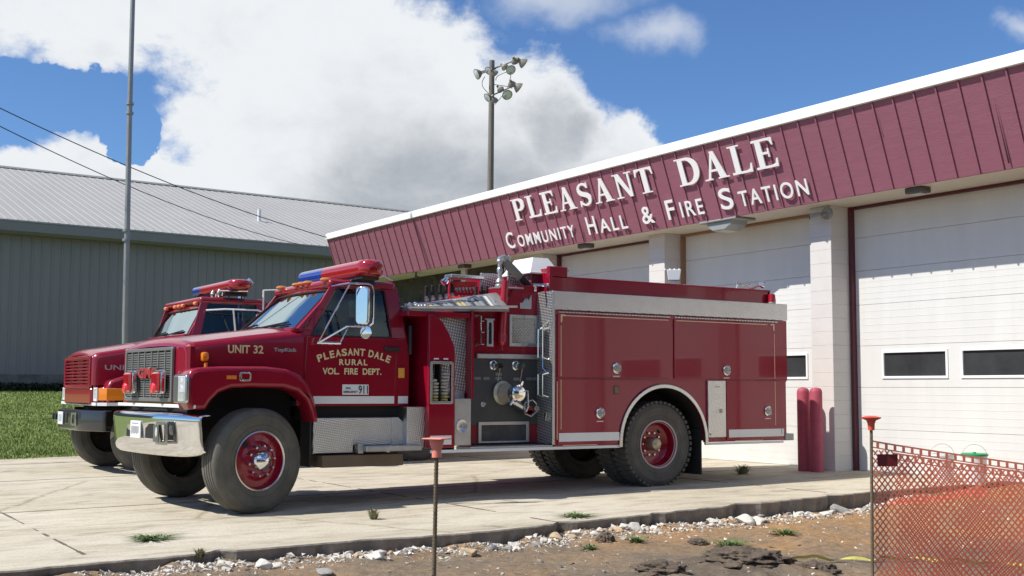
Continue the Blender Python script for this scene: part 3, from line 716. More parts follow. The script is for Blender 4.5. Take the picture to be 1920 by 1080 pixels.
for dx_, z_, a_, k_ in ((-.72, 16.72, fr_*.3-ri_*.8+DN*.4, .80), (-.16, 16.9, fr_*.5-ri_*.5+DN*.5, .62), (.12, 16.75, -fr_*.4+ri_*.4+DN*.4, .62),
        (.62, 17.08, fr_*.3+ri_*.5+DN*.5, .55), (.92, 16.95, fr_*.7+ri_*.4+DN*.6, .74), (1.15, 17.38, -fr_*.6+ri_*.3+DN*.4, .62), (1.55, 17.28, -fr_*.4+ri_*.8+DN*.5, .78),
        (-.20, 15.55, fr_*.3-ri_*.5+DN*.4, .66), (.10, 15.40, -fr_*.5+ri_*.2+DN*.5, .62), (.42, 15.95, fr_*.3+ri_*.4+DN*.5, .55), (.75, 15.70, fr_*.7+ri_*.3+DN*.6, .78), (.98, 16.22, -fr_*.6+ri_*.2+DN*.4, .62), (1.32, 16.05, -fr_*.3+ri_*.8+DN*.5, .80)):
    flamp(dx_, z_, a_, k_)
b = B()
def bar(a, z0, c, z1, r=.035):
    p = Vector((-48.56, 30, z0))+ri_*a; q = Vector((-48.56, 30, z1))+ri_*c; b.tube([p, (p+q)/2+Vector((0, 0, .0)), q], r, 6)
bar(-.55, 16.75, .2, 17.0); bar(.1, 17.0, 1.35, 17.5); bar(-.1, 15.6, 1.0, 16.1)
for a0, z0, a1, z1, sg in ((.15, 15.2, .9, 17.1, .3), (-.1, 15.7, -.35, 16.6, -.25), (.1, 16.2, 1.0, 16.0, .2), (.2, 16.4, .95, 16.9, -.25)):
    pts = []
    for i in range(9):
        t = i/8; p = Vector((-48.56, 30, z0+(z1-z0)*t))+ri_*(a0+(a1-a0)*t+sg*math.sin(math.pi*t)); pts.append(p)
    b.tube(pts, .018, 5)
b.done('crossarm_and_cables', lamphs, lp)

fp = B(); mastm = mat('galvanised_mast', (.30, .31, .30), .5, metal=.4, var=.1)
fp.tube([(-25.0, 6.55, .12), (-25, 6.50, 2.5), (-25, 6.45, 7), (-25, 6.43, 12.5)], [.068, .064, .055, .045], 12)
for z in (4.3, 4.5, 7.0, 7.2, 9.9): fp.cyl((-25, 6.475-.003*z, z), (-25, 6.475-.003*z, z+.05), .078)
tag(fp.done('radio_mast', mastm), 'slender grey metal mast standing on the lawn behind the second fire truck', 'mast')
wm = mat('black_cable', (.02, .02, .022), .6)
def wire(p0, p1, sag, lab):
    b = B(); pts = [Vector(p0).lerp(Vector(p1), i/30)-Vector((0, 0, sag*4*(i/30)*(1-i/30))) for i in range(31)]
    b.tube(pts, .011, 5); tag(b.done('overhead_wire', wm), lab, 'wire', 'overhead wires')
WIRES_HERE = 1
wire((-24.13, 2.36, 7.17), (-28.05, 12.42, 5.12), .26, 'black overhead wire running down to the end of the station roof, the upper one')
wire((-24.15, 2.38, 6.85), (-37.4, 15.43, 6.12), .34, 'black overhead wire running down to the eaves of the grey metal building, the lower one')

# ================================================================ FIRE ENGINES
XC = -12.55
def tyre(w, c, front, width=.27, r=.525, inner=None, tm=tyrem):
    """c = centre of the outer face plane; tyre extends inward (-x)"""
    prof = [(.292, -.03), (.300, -.004), (.34, .008), (.352, .010), (.355, .015), (.36, .010), (.42, .014), (.452, .012), (.455, .017), (.46, .011), (.475, .008), (r-.012, -.018), (r, -.035)]
    if front:
        for g in (-.075, -.115, -.155, -.195): prof += [(r, g+.006), (r-.014, g+.004), (r-.014, g-.004), (r, g-.006)]
    prof += [(r, -width+.035), (r-.012, -width+.018), (.475, -width-.012), (.42, -width-.022), (.34, -width-.012), (.300, -width+.004), (.292, -width+.03)]
    b = B(); b.lathe(prof, c, (1, 0, 0), 56, closed=True)
    if not front:                                   # chunky traction lugs round the shoulders
        n = 46
        for i in range(n):
            a = 2*math.pi*i/n
            for sx, da in ((-.055, 0), (-width+.055, .5)):
                a2 = a+da*2*math.pi/n; p = Vector((c[0]+sx, c[1]+math.cos(a2)*(r-.004), c[2]+math.sin(a2)*(r-.004)))
                b.box(p.x-.062, p.x+.062, p.y-.015, p.y+.015, p.z-.022, p.z+.022, rot=Matrix.Rotation(a2, 3, 'X'))
    return b.done('tyre', tm, w, ang=40)
def front_wheel(tr, c, steer, outer=True, rimm=red):
    w = part('wheel', tr, c); s = 1 if outer else -1
    c0 = Vector(c)
    if outer:
        tyre(w, c0, True)
        b = B(); b.lathe([(.296, -.05), (.296, -.002), (.286, .004), (.279, -.006), (.272, -.03), (.26, -.052), (.20, -.045), (.165, -.02), (.12, -.012), (0, -.012)], c0, (1, 0, 0), 48)
        rm = b.done('rim', rimm, w)
        b = B(); b.lathe([(.294, .001), (.300, .004), (.288, .007), (.281, 0)], c0, (1, 0, 0), 48); b.done('rim_edge', steel, rm)
        b = B(); b.lathe([(.10, -.015), (.10, .035), (.088, .06), (.055, .082), (.02, .092), (0, .094)], c0, (1, 0, 0), 20)
        for i in range(8): a = i*math.pi/4; b.cyl(c0+Vector((.05, .055*math.cos(a), .055*math.sin(a))), c0+Vector((.066, .055*math.cos(a), .055*math.sin(a))), .009, n=6)
        b.done('hub_cap', chrome, rm)
        b = B()
        for i in range(10):
            a = 2*math.pi*i/10+.15; p = c0+Vector((-.02, .150*math.cos(a), .150*math.sin(a))); b.cyl(p, p+Vector((.05, 0, 0)), .021, .016, n=8); b.ball(p+Vector((.05, 0, 0)), .0165, n=5)
        b.done('lug_nuts', chrome, rm)
        b = B()
        for a in (2.3,): p = c0+Vector((-.0475, .225*math.cos(a), .225*math.sin(a))); b.cyl(p, p+Vector((.006, 0, 0)), .034, n=16)
        b.done('hand_hole', dark, rm)
    else:
        tyre(w, c0, True)
        b = B(); b.lathe([(.292, -.24), (.28, -.235), (.275, -.12), (.22, -.10), (.12, -.10), (0, -.1)], c0, (1, 0, 0), 36); b.done('rim', dark, w)
        b = B(); b.cyl(c0+Vector((-.10, 0, 0)), c0+Vector((-.2, 0, 0)), .2, n=24); b.cyl(c0+Vector((.2, 0, 0)), c0+Vector((.02, 0, 0)), .06) if False else None; b.done('brake_drum', mat('brake_drum', (.09, .05, .035), .8), w)
    for ch in list(w.children_recursive)+[]: pass
    w.rotation_euler = (0, 0, steer)
    return w
def rear_wheel(tr, c):
    w = part('wheel', tr, c); c0 = Vector(c); tyre(w, c0, False, tm=tyrer)
    b = B(); b.lathe([(.292, -.03), (.298, -.004), (.286, .004), (.276, -.006), (.268, -.05), (.25, -.125), (.20, -.150), (.12, -.155), (0, -.155)], c0, (1, 0, 0), 48); rm = b.done('rim', red, w)
    b = B(); b.lathe([(.2985, -.004), (.300, .006), (.284, .008), (.272, -.02), (.269, -.024)], c0, (1, 0, 0), 48); b.done('rim_edge', mat('rim_edge_paint', (.42, .36, .35), .5), rm)
    b = B(); b.lathe([(.085, -.16), (.082, -.06), (.07, -.035), (.04, -.02), (0, -.015)], c0, (1, 0, 0), 20); b.done('hub_cap', mat('hub_bronze', (.42, .38, .28), .4, metal=.7), rm)
    b = B()
    for i in range(10):
        a = 2*math.pi*i/10; p = c0+Vector((-.16, .14*math.cos(a), .14*math.sin(a))); b.cyl(p, p+Vector((.03, 0, 0)), .013, n=8)
    b.done('lug_nuts', steel, rm)
    b = B()
    for a in (.9, 4.0): p = c0+Vector((-.1515, .205*math.cos(a), .205*math.sin(a))); b.cyl(p, p+Vector((.006, 0, 0)), .032, n=16)
    b.done('hand_hole', dark, rm)
    return w
def inner_dual(tr, c):
    w = part('wheel', tr, c); tyre(w, Vector(c), False, tm=tyrer)
    b = B(); b.lathe([(.292, -.03), (.27, -.02), (.25, .0), (0, 0)], Vector(c)+Vector((-.1, 0, 0)), (1, 0, 0), 24); b.done('rim', dark, w); return w

def cab(tr, xc, P, m):
    """P: dict of cab dimensions; returns nothing, builds parts"""
    hb, ht, yb, yt, zb, zt, bow = P['hb'], P['ht'], P['yb'], P['yt'], P['zb'], P['zt'], P['bow']
    def surf(u, v):                # windscreen surface, u in -1..1, v in 0..1
        x = xc+u*(hb+(ht-hb)*v); y = yb+(yt-yb)*v-bow*(1-u*u)*(1-.35*v); return Vector((x, y, zb+(zt-zb)*v))
    nrm_ = Vector((0, -(zt-zb), (yt-yb))).normalized()
    b = B()
    def band(u0, u1, v0, v1, nu, nv, o0=.0, o1=-.035):
        def f(u, v, o): return surf(u0+(u1-u0)*u, v0+(v1-v0)*v)+nrm_*o
        A = [[b._v(f(i/nu, j/nv, o0)) for j in range(nv+1)] for i in range(nu+1)]
        C = [[b._v(f(i/nu, j/nv, o1)) for j in range(nv+1)] for i in range(nu+1)]
        for i in range(nu):
            for j in range(nv): b.bm.faces.new((A[i][j], A[i+1][j], A[i+1][j+1], A[i][j+1])); b.bm.faces.new((C[i][j], C[i][j+1], C[i+1][j+1], C[i+1][j]))
        for i in range(nu): b.bm.faces.new((A[i][0], C[i][0], C[i+1][0], A[i+1][0])); b.bm.faces.new((A[i][nv], A[i+1][nv], C[i+1][nv], C[i][nv]))
        for j in range(nv): b.bm.faces.new((A[0][j], A[0][j+1], C[0][j+1], C[0][j])); b.bm.faces.new((A[nu][j], C[nu][j], C[nu][j+1], A[nu][j+1]))
    pw = P.get('pw', .07)
    band(-1.0, -1+pw, -.02, 1.0, 1, 8); band(1-pw, 1.0, -.02, 1.0, 1, 8); band(-1.0, 1.0, 1.0, 1.14, 16, 2)
    b.done('windshield_surround', m, tr, ang=30)
    b = B(); b.grid(lambda u, v: surf(-1+pw-.005+(2-2*pw+.01)*u, -.03+1.04*v)+nrm_*-.012, 20, 8)
    g = b.done('windshield', wsglass, tr, ang=60)
    b = B()
    edge = [surf(-1+pw, v/8)+nrm_*.002 for v in range(9)]+[surf(-1+pw+(2-2*pw)*i/16, 1.0)+nrm_*.002 for i in range(17)]+[surf(1-pw, 1-v/8)+nrm_*.002 for v in range(9)]+[surf(1-pw-(2-2*pw)*i/16, 0.0)+nrm_*.002 for i in range(17)]
    b.tube(edge, .008, 5, False); b.done('windshield_gasket', black, g)
    b = B()
    for u0, u1 in ((-.75, -.15), (.05, .68)):
        p = [surf(u0, -.03)+nrm_*.03, surf(u0+.1, .03)+nrm_*.02, surf(u1, .13)+nrm_*.018]; b.tube(p, .009, 5)
        b.tube([surf(u0+.05, .045)+nrm_*.006, surf(u1+.03, .16)+nrm_*.006], .010, 5)
    b.done('windshield_wiper', blackp, tr)
    # sides: a door skin under the belt, a leaning greenhouse above it
    yr, zl, zbelt = P['yr'], P['zl'], P['belt']; ztop = P['roof']-.05
    dx = P['hs']; lean = (dx-ht-.005)/(ztop-zbelt)
    for s in (-1, 1):
        b = B(); X0 = xc+s*dx
        b.plate([[(P['yf'], zl), (yr+.1, zl), (yr+.1, zbelt-.1), (yr+.06, zbelt), (P['yf'], zbelt)]], .04, onx(X0-s*.02, s), bev=.012)
        b.done('cab_side', m, tr)
        b = B(); b.plate([[(P['yf']+.06, zl+.02), (yr-.08, zl+.02), (yr-.05, zbelt-.006), (P['yf']+.10, zbelt-.006)]], .03, onx(X0-s*.006, s), bev=.01)
        d = b.done('door', m, tr)
        wy0, wy1 = P['win']
        wo = [(wy0, zbelt+.01), (P['winr'], zbelt+.01), (P['winr']-.035, ztop-.06), (P['winr']-.07, ztop-.035), (wy1+.06, ztop-.035), (wy1, ztop-.07)]
        oo = [(P['yf']+.03, zbelt-.004), (yr+.055, zbelt-.004), (yr-.0, ztop-.06), (yr-.05, ztop+.01), (yt+.02, ztop+.01), (yt-.03, ztop-.03)]
        b = B(); b.plate([oo, wo], .04, lambda u, v, w, s=s: (xc+s*(dx-.02-lean*(v-zbelt)+w), u, v), bev=.008)
        b.done('window_frame', m, tr)
        b = B(); b.plate([wo], .006, lambda u, v, w, s=s: (xc+s*(dx-.026-lean*(v-zbelt)+w), u, v)); b.done('window', glass, d)
        b = B(); pts = [(xc+s*(dx+.003-lean*(v-zbelt)), u, v) for u, v in wo+wo[:1]]; b.tube(pts, .007, 5, False); b.done('window_gasket', black, d)
    # roof and back
    rz = P['roof']; b = B()
    b.plate([rrect(yt-.05, yr-.01, xc-ht-.03, xc+ht+.03, .05)], .10, lambda u, v, w: (v, u, rz-.05+w+.015*(1-((v-xc)/ht)**2)), bev=.045, res=3)
    b.done('roof', m, tr, ang=45)
    b = B(); outer = [(xc-dx+.01, zl), (xc+dx-.01, zl), (xc+dx-.01, zbelt), (xc+ht, rz-.05), (xc-ht, rz-.05), (xc-dx+.01, zbelt)]
    b.plate([outer, rrect(xc-.5, xc+.5, zbelt+.03, rz-.13, .05)], .04, lambda u, v, w: (u, yr+.06-(max(0, v-zbelt))*.12+w, v), bev=.01); b.done('back_panel', m, tr)
    # inside
    b = B(); b.box(xc-.7, xc-.15, yr-.5, yr-.1, zl+.1, zbelt-.15, bev=.05); b.box(xc+.1, xc+.7, yr-.5, yr-.1, zl+.1, zbelt-.15, bev=.05)
    b.box(xc+.15, xc+.65, yr-.16, yr-.04, zbelt-.2, zbelt+.12, bev=.04)
    b.box(xc-dx+.05, xc+dx-.05, P['yf']+.05, P['yf']+.4, zl+.3, zb-.07, bev=.03); b.box(xc-dx+.05, xc+dx-.05, P['yf']+.05, yr, zl, zl+.05)
    b.done('seats_and_dash', seatm, tr)
    b = B(); c = Vector((xc+.40, P['yf']+.52, zb-.03)); ax = Vector((0, .75, .65)); q = ax.to_track_quat('Z', 'Y')
    b.tube([c+q @ Vector((.22*math.cos(a*.314), .22*math.sin(a*.314), 0)) for a in range(21)], .014, 6, False); b.tube([c-q @ Vector((.22, 0, 0)), c+q @ Vector((.22, 0, 0))], .012, 5); b.tube([c, c-ax*.3], .02, 6)
    b.done('steering_wheel', blackp, tr)
    return surf

def lightbar(tr, x0, x1, y, z, dep, hgt, split, rnd=True):
    b = B(); L = part_mesh = None
    def f(xa, xb, enda, endb, m, nm, par):
        b = B()
        def prof(x):
            k = 1.0
            for e, on in ((x0, enda), (x1, endb)):
                if on:
                    d = abs(x-e); rr = dep*.5
                    if d < rr: k = min(k, math.sqrt(max(0, 1-((rr-d)/rr)**2)))
            return max(k, .02)
        xs = [xa+(xb-xa)*i/28 for i in range(29)]
        if enda: xs = [xa+dep*.5*(1-math.cos(math.pi/2*i/8)) for i in range(8)]+[xa+dep*.5+(xb-xa-dep*.5)*i/16 for i in range(17)]
        if endb: xs = [xb-dep*.5-(xb-dep*.5-xa)*(1-i/16) for i in range(17)]+[xb-dep*.5+dep*.5*math.sin(math.pi/2*i/8) for i in range(1, 9)]
        rings = []
        for x in xs:
            k = prof(x); ring = []
            for j in range(24):
                a = 2*math.pi*j/24; ca, sa = math.cos(a), math.sin(a); p = .62
                ring.append(b._v((x, y+dep/2*k*math.copysign(abs(ca)**p, ca), z+hgt/2*(k**.45)*math.copysign(abs(sa)**p, sa))))
            rings.append(ring)
        for a, c in zip(rings, rings[1:]):
            for j in range(24): b.bm.faces.new((a[j], a[(j+1) % 24], c[(j+1) % 24], c[j]))
        b.bm.faces.new(rings[0]); b.bm.faces.new(rings[-1][::-1])
        return b.done(nm, m, par, ang=60)
    base = B(); base.box(x0+.12, x1-.12, y-dep*.36, y+dep*.36, z-hgt*.62, z-hgt*.42, bev=.01)
    for x in (x0+.35, x1-.35): base.box(x-.04, x+.04, y-dep*.5, y+dep*.5, z-hgt*.95, z-hgt*.55, bev=.008); base.cyl((x, y-.1, z-hgt*.9), (x, y-.1, z-hgt*1.5), .012); base.cyl((x, y+.1, z-hgt*.9), (x, y+.1, z-hgt*1.5), .012)
    bo = base.done('light_bar', blackp, tr)
    f(x0, split, True, False, bluep, 'blue_lens', bo); f(split+.003, x1, False, True, redp, 'red_lens', bo)
    return bo

def hood(tr, xc, y0, y1, hw0, hw1, zc0, zc1, zs0, zs1, zlow, m, nose=.10):
    b = B(); ny = 26; NX = 22
    rows = []
    for i in range(ny+1):
        t = i/ny; y = y0+(y1-y0)*t**1.6; s = (y-y0)/(y1-y0); d = y-y0
        k = math.sqrt(max(0, 1-(max(0, nose-d)/nose)**2)) if d < nose else 1
        hw = hw0+(hw1-hw0)*s-.06*(1-k); zc = zc0+(zc1-zc0)*s-.075*(1-k); zs = zs0+(zs1-zs0)*s-.05*(1-k); r = .09
        row = [(xc-hw, y, zlow), (xc-hw, y, (zlow+zs-r)/2), (xc-hw, y, zs-r)]
        for a in range(1, 6): an = math.pi-a*math.pi/2/6; row.append((xc-hw+r+r*math.cos(an), y, zs-r+r*math.sin(an)))
        n = 12
        for j in range(n+1):
            u = -1+2*j/n; x = xc+u*(hw-r); row.append((x, y, zs+(zc-zs)*(1-abs(u)**2.6)))
        for a in range(5, 0, -1): an = a*math.pi/2/6; row.append((xc+hw-r+r*math.cos(an), y, zs-r+r*math.sin(an)))
        row += [(xc+hw, y, zs-r), (xc+hw, y, (zlow+zs-r)/2), (xc+hw, y, zlow)]
        rows.append([b._v(p) for p in row])
    for a, c in zip(rows, rows[1:]):
        for j in range(len(a)-1): b.bm.faces.new((a[j], a[j+1], c[j+1], c[j]))
    return b.done('hood', m, tr, ang=50)

# ---------------------------------------------------------------- the near engine
eng = thing('fire_engine', 'red pumper fire engine with UNIT 32 on its hood and a chrome bumper', 'fire engine', (XC, 7.6, 0.03))
XS = -11.40; XFAR = 2*XC-XS
front_wheel(eng, (-11.36, 4.32, .522), R(15)); fwf = front_wheel(eng, (-13.50, 4.22, .522), R(13), outer=False)
rear_wheel(eng, (-11.47, 9.56, .568)); inner_dual(eng, (-11.80, 9.56, .568)); inner_dual(eng, (-13.03, 9.56, .568)); inner_dual(eng, (-13.36, 9.56, .568))
PRE_ = 1
b = B()
b.box(XC-.45, XC-.37, 3.9, 11.6, .70, .95); b.box(XC+.37, XC+.45, 3.9, 11.6, .70, .95); b.cyl((-13.4, 9.56, .57), (-11.8, 9.56, .57), .09); b.ball((XC, 9.56, .57), .22)
b.cyl((-13.4, 4.3, .52), (-11.6, 4.3, .52), .055); b.box(XC-.3, XC+.3, 3.9, 5.2, .62, 1.3, bev=.05); b.box(XC-.25, XC+.25, 5.2, 7.0, .55, .95, bev=.05)
b.box(XC-.88, XC+.86, 4.98, 6.05, .90, 1.06); b.tube([(XC+.1, 7.0, .7), (XC+.05, 9.4, .6)], .05); b.box(-13.3, -12.9, 5.0, 6.1, .45, .9, bev=.05); b.box(-11.95, -11.7, 7.0, 8.6, .55, .62)  # first box added under the cab, blocking light through the gap
b.box(XFAR+.1, XFAR+.14, 3.75, 4.9, .75, 1.4); b.box(-11.95, -11.91, 3.75, 4.85, .9, 1.4)
b.done('chassis', dark, eng)
simple('timber_cribbing', [(-11.9, -11.5, 5.05, 6.0, .42, .545)], wood, eng, .006)
hb_ = hood(eng, XC, 3.57, 4.86, .93, .955, 1.755, 1.93, 1.70, 1.865, 1.30, red)
# front clip: nose panel, lamp surrounds, fenders
b = B()
for s in (-1, 1):
    f = [(3.585, 1.035), (3.565, 1.10), (3.56, 1.34), (3.585, 1.41), (3.66, 1.445), (3.9, 1.462), (4.35, 1.468), (4.58, 1.445), (4.72, 1.39), (4.82, 1.29), (4.89, 1.14), (4.93, .96), (4.93, .90),
         (4.885, .90), (4.86, 1.0), (4.80, 1.13), (4.70, 1.21), (4.55, 1.25), (4.2, 1.255), (4.0, 1.245), (3.88, 1.20), (3.80, 1.12), (3.75, 1.035)]
    b.plate([[(u+(.16 if s < 0 and u < 3.95 else 0), v) for u, v in f]], .36, onx(XC+s*1.03, s), bev=.045, res=3)
b.done('fender', red, eng, ang=50)
b = B(); b.box(XC-.93, XC+.93, 3.575, 3.66, 1.05, 1.68, bev=.02); b.done('nose_panel', red, eng)
b = B(); b.box(XC-.70, XC+.88, 3.60, 3.63, .93, 1.06); b.done('valance', dark, eng)
b = B(); b.plate([rrect(-13.34, -11.96, 1.105, 1.665, .03), rrect(-13.30, -12.00, 1.145, 1.63, .02)], .03, ony(3.555), bev=.006)
gr = b.done('grille', mat('grille_grey', (.20, .20, .19), .45, metal=.4), eng)
b = B()
for i in range(1, 7): x = -13.32+1.34*i/7; b.box(x-.012, x+.012, 3.545, 3.572, 1.14, 1.635)
for i in range(1, 20): z = 1.14+.49*i/20; b.box(-13.32, -11.98, 3.553, 3.572, z-.0075, z+.0075)
b.done('grille_bars', gr.data.materials[0], gr); simple('grille_backing', [(-13.33, -11.97, 3.571, 3.574, 1.12, 1.65)], dark, gr, 0)
b = B(); b.text('GMC', (-12.86, -12.33, 1.345, 1.455), ony(3.528), .016, .03); em = b.done('grille_emblem', mat('emblem_red', (.35, .03, .03), .4, coat=.3), gr)
b = B(); b.text('GMC', (-12.87, -12.32, 1.335, 1.465), ony(3.538), .008, .05); b.done('emblem_edge', steel, em)
for x in (-13.00, -12.17):
    b = B(); b.box(x-.10, x+.10, 3.44, 3.50, 1.20, 1.41, bev=.02); w = b.done('warning_light', redp, eng)
    b = B(); b.plate([rrect(x-.115, x+.115, 1.185, 1.425, .03), rrect(x-.09, x+.09, 1.21, 1.40, .02)], .05, ony(3.495), bev=.006); b.done('bezel', chrome, w)
    b = B(); b.lathe([(.06, 0), (.045, -.02), (0, -.03)], (x-.02, 3.442, 1.24), (0, 1, 0), 14); b.done('bulb', mat('bulb_red', (.75, .02, .03), .1, coat=1), w)
for s in (-1, 1):
    xa = XC+(1.07 if s > 0 else -.97); BK = -.095 if s > 0 else .20
    b = B(); b.plate([rrect(xa-.165, xa+.165, 1.10, 1.375, .03)], .03, ony(3.552+BK), bev=.008); h = b.done('headlight', steel, eng)
    b = B(); b.box(xa-.02, xa+.15, 3.527+BK, 3.545+BK, 1.115, 1.36, bev=.006)
    for i in range(8): z = 1.12+.012*i; b.box(xa+.0, xa+.145, 3.523+BK, 3.53+BK, z, z+.006)
    b.ball((xa+.07, 3.53+BK, 1.24), .05, (1, .3, .8), 6); b.ball((xa+.07, 3.53+BK, 1.32), .04, (1, .3, .7), 6)
    b.done('lens', lens, h)
    b = B(); b.box(xa-.15, xa-.03, 3.529+BK, 3.545+BK, 1.115, 1.36, bev=.006); b.done('inner_lens', mat('grey_reflector', (.16, .17, .17), .3, metal=.5), h)
    b = B(); b.box(XC+s*.95-.045, XC+s*.95+.045, 3.70, 3.78, 1.51, 1.605, bev=.025, seg=2); b.cyl((XC+s*.97, 3.75, 1.45), (XC+s*.97, 3.75, 1.50), .02); b.done('turn_signal', amber, eng)
b = B(); b.box(-13.50, -11.32, 3.530, 3.545, 1.048, 1.082, bev=.003); b.done('reflective_strip', white, eng)
# bumper: a bowed, rolled chrome channel
b = B()
def bump(u, v):
    u = 2*u-1; x = XC+1.24*u-.0; y = 3.40+.20*abs(u)**2.6
    prof = [(.09, .965), (.03, .965), (.008, .955), (0, .93), (0, .90), (.012, .78), (.02, .66), (.035, .58), (.06, .555)]
    k = v*(len(prof)-1); i = min(int(k), len(prof)-2); f = k-i
    py = prof[i][0]+(prof[i+1][0]-prof[i][0])*f; pz = prof[i][1]+(prof[i+1][1]-prof[i][1])*f
    return (x, y+py, .575+(pz-.555)*(1-.16*abs(u)**8)+.05*abs(u)**10)
b.grid(bump, 48, 16)
for v in list(b.bm.verts): pass
bmp = b.done('bumper', chrome, eng, ang=60)
sol = bmp.modifiers.new('s', 'SOLIDIFY'); sol.thickness = .012; sol.offset = 1
b = B()
for xa, xc_ in ((-12.82, -12.60), (-12.27, -12.05)): b.box(xa, xc_, 3.401, 3.43, .735, .885, bev=.004)
b.done('tow_opening', dark, bmp)
b = B(); b.plate([rrect(-11.98, -11.70, .68, .91, .01), rrect(-11.93, -11.75, .71, .88, .008)], .02, ony(3.412), bev=.003); p = b.done('lamp_pocket', steel, bmp)
simple('pocket_back', [(-11.93, -11.75, 3.408, 3.415, .71, .88)], mat('pocket_dark', (.10, .10, .09), .4), p, 0); b = B(); b.ball((-11.83, 3.412, .81), .045, (.8, .25, 1.2), 6); b.done('fog_lamp', lens, p)
b = B(); b.box(-12.64, -12.35, 3.378, 3.392, .725, .905, bev=.004); pl_ = b.done('license_plate', white, eng)
b = B()
for i in range(6): b.box(-12.60+.037*i, -12.578+.037*i, 3.3755, 3.38, .77+.01*(i % 2), .85)
b.box(-12.58, -12.41, 3.3755, 3.38, .875, .883); b.done('plate_characters', mat('plate_grey', (.30, .31, .33), .5), pl_)

cabP = dict(hb=.955, ht=.79, yb=4.80, yt=5.25, zb=1.88, zt=2.315, bow=.13, yr=6.02, zl=1.06, belt=1.80, roof=2.43, hs=.94, yf=4.80, win=(4.95, 5.28), winr=5.90)
surf1 = cab(eng, XC, cabP, red)
b = B(); b.plate([rrect(4.74, 5.0, XC-.93, XC+.93, .04)], .05, lambda u, v, w: (v, u-.10*(1-((v-XC)/.93)**2), 1.862+w), bev=.015); b.done('cowl', red, eng)
lightbar(eng, -13.34, -11.42, 5.60, 2.545, .29, .195, -12.55)
b = B()
for x in (-13.14, -12.66, -12.5, -12.34, -11.86):
    b.ball((x, 5.215, 2.425), .05, (1.1, 1.4, .55), 6)
b.done('clearance_light', mat('amber_marker_roof', (.60, .20, .03), .3, coat=.5), eng)
b = B(); b.box(-11.95, -11.70, 5.62, 5.72, 2.44, 2.475, bev=.01); b.tube([(-11.8, 5.7, 2.46), (-11.74, 5.85, 2.49), (-11.72, 5.95, 2.45)], .012); b.done('light_bar_foot', steel, eng)
# door furniture
XD = XC+.94+.0095
b = B(); b.box(XD-.005, XD+.028, 5.80, 5.99, 1.655, 1.70, bev=.01); b.done('door_handle', blackp, eng)
b = B(); b.box(XD-.005, XD+.014, 5.975, 6.05, 1.365, 1.475, bev=.004); b.done('side_reflector', mat('amber_reflector', (.72, .34, .04), .4), eng)
b = B(); b.box(XD, XD+.003, 4.98, 5.93, 1.085, 1.165); b.box(XD-.004, XD+.0, 5.98, 6.10, 1.085, 1.165); b.done('door_stripe', white, eng)
def arctext(txt, yc, zc, rad, a0, a1, size, X, name, m):
    b = B(); n = len(txt)
    wid = [.45 if c == ' ' else 1.0 for c in txt]; tot = sum(wid); s = 0
    for c, w in zip(txt, wid):
        a = a0+(a1-a0)*((s+w/2)/tot); s += w
        if c == ' ': continue
        an = R(90-a); cy, cz = yc+rad*math.cos(an), zc+rad*math.sin(an); ca, sa = math.cos(R(-a)), math.sin(R(-a))
        ww = size*.78*(.85 if c in 'LE' else 1)
        b.text(c, (-ww/2, ww/2, 0, size), lambda u, v, w_: (X+w_, cy+u*ca-v*sa, cz+u*sa+v*ca), .003, .03)
    return b.done(name, m, eng, ang=30)
rad = 1.15
arctext('PLEASANT DALE', 5.45, 1.600-rad, rad, -21.5, 21.5, .078, XD+.002, 'door_lettering', cream)
b = B(); b.text('RURAL', (5.27, 5.60, 1.495, 1.56), onx(XD+.002), .003, .028, 1.3); b.text('VOL.  FIRE  DEPT.', (5.08, 5.77, 1.395, 1.465), onx(XD+.002), .003, .028, 1.05); b.done('door_lettering', cream, eng, ang=30)
b = B(); b.box(XD, XD+.004, 5.31, 5.62, 1.18, 1.29, bev=.001); pq = b.done('emergency_plate', white, eng)
b = B(); b.text('911', (5.50, 5.61, 1.19, 1.28), onx(XD+.006), .003, .012); b.text('DIAL', (5.35, 5.41, 1.24, 1.262), onx(XD+.006), .003, .01); b.text('EMERGENCY', (5.325, 5.49, 1.20, 1.222), onx(XD+.006), .003, .01); b.done('plate_lettering', ink, pq, ang=30)
XH = XC+.93
hx = lambda u, v, w: (XH+.026*(u-3.57)/1.29+.003+w, u, v)
b = B(); b.text('UNIT 32', (4.02, 4.42, 1.60, 1.685), hx, .003, .022); b.done('unit_number', cream, eng, ang=30)
b = B(); b.text('TopKick', (4.53, 4.78, 1.615, 1.665), hx, .008, .02); b.done('hood_badge', silver, eng, ang=30)
XF = XC+1.21
b = B(); b.box(XF-.005, XF+.008, 3.89, 4.01, 1.335, 1.372, bev=.003); b.done('side_marker', amber2, eng)
b = B(); b.plate([rrect(4.04, 4.18, 1.315, 1.405, .02), rrect(4.065, 4.165, 1.335, 1.39, .01)], .03, onx(XF+.01), bev=.006); wl = b.done('side_warning_light', chrome, eng)
simple('lens', [(XF-.002, XF+.012, 4.06, 4.17, 1.33, 1.392)], redp, wl, .003)
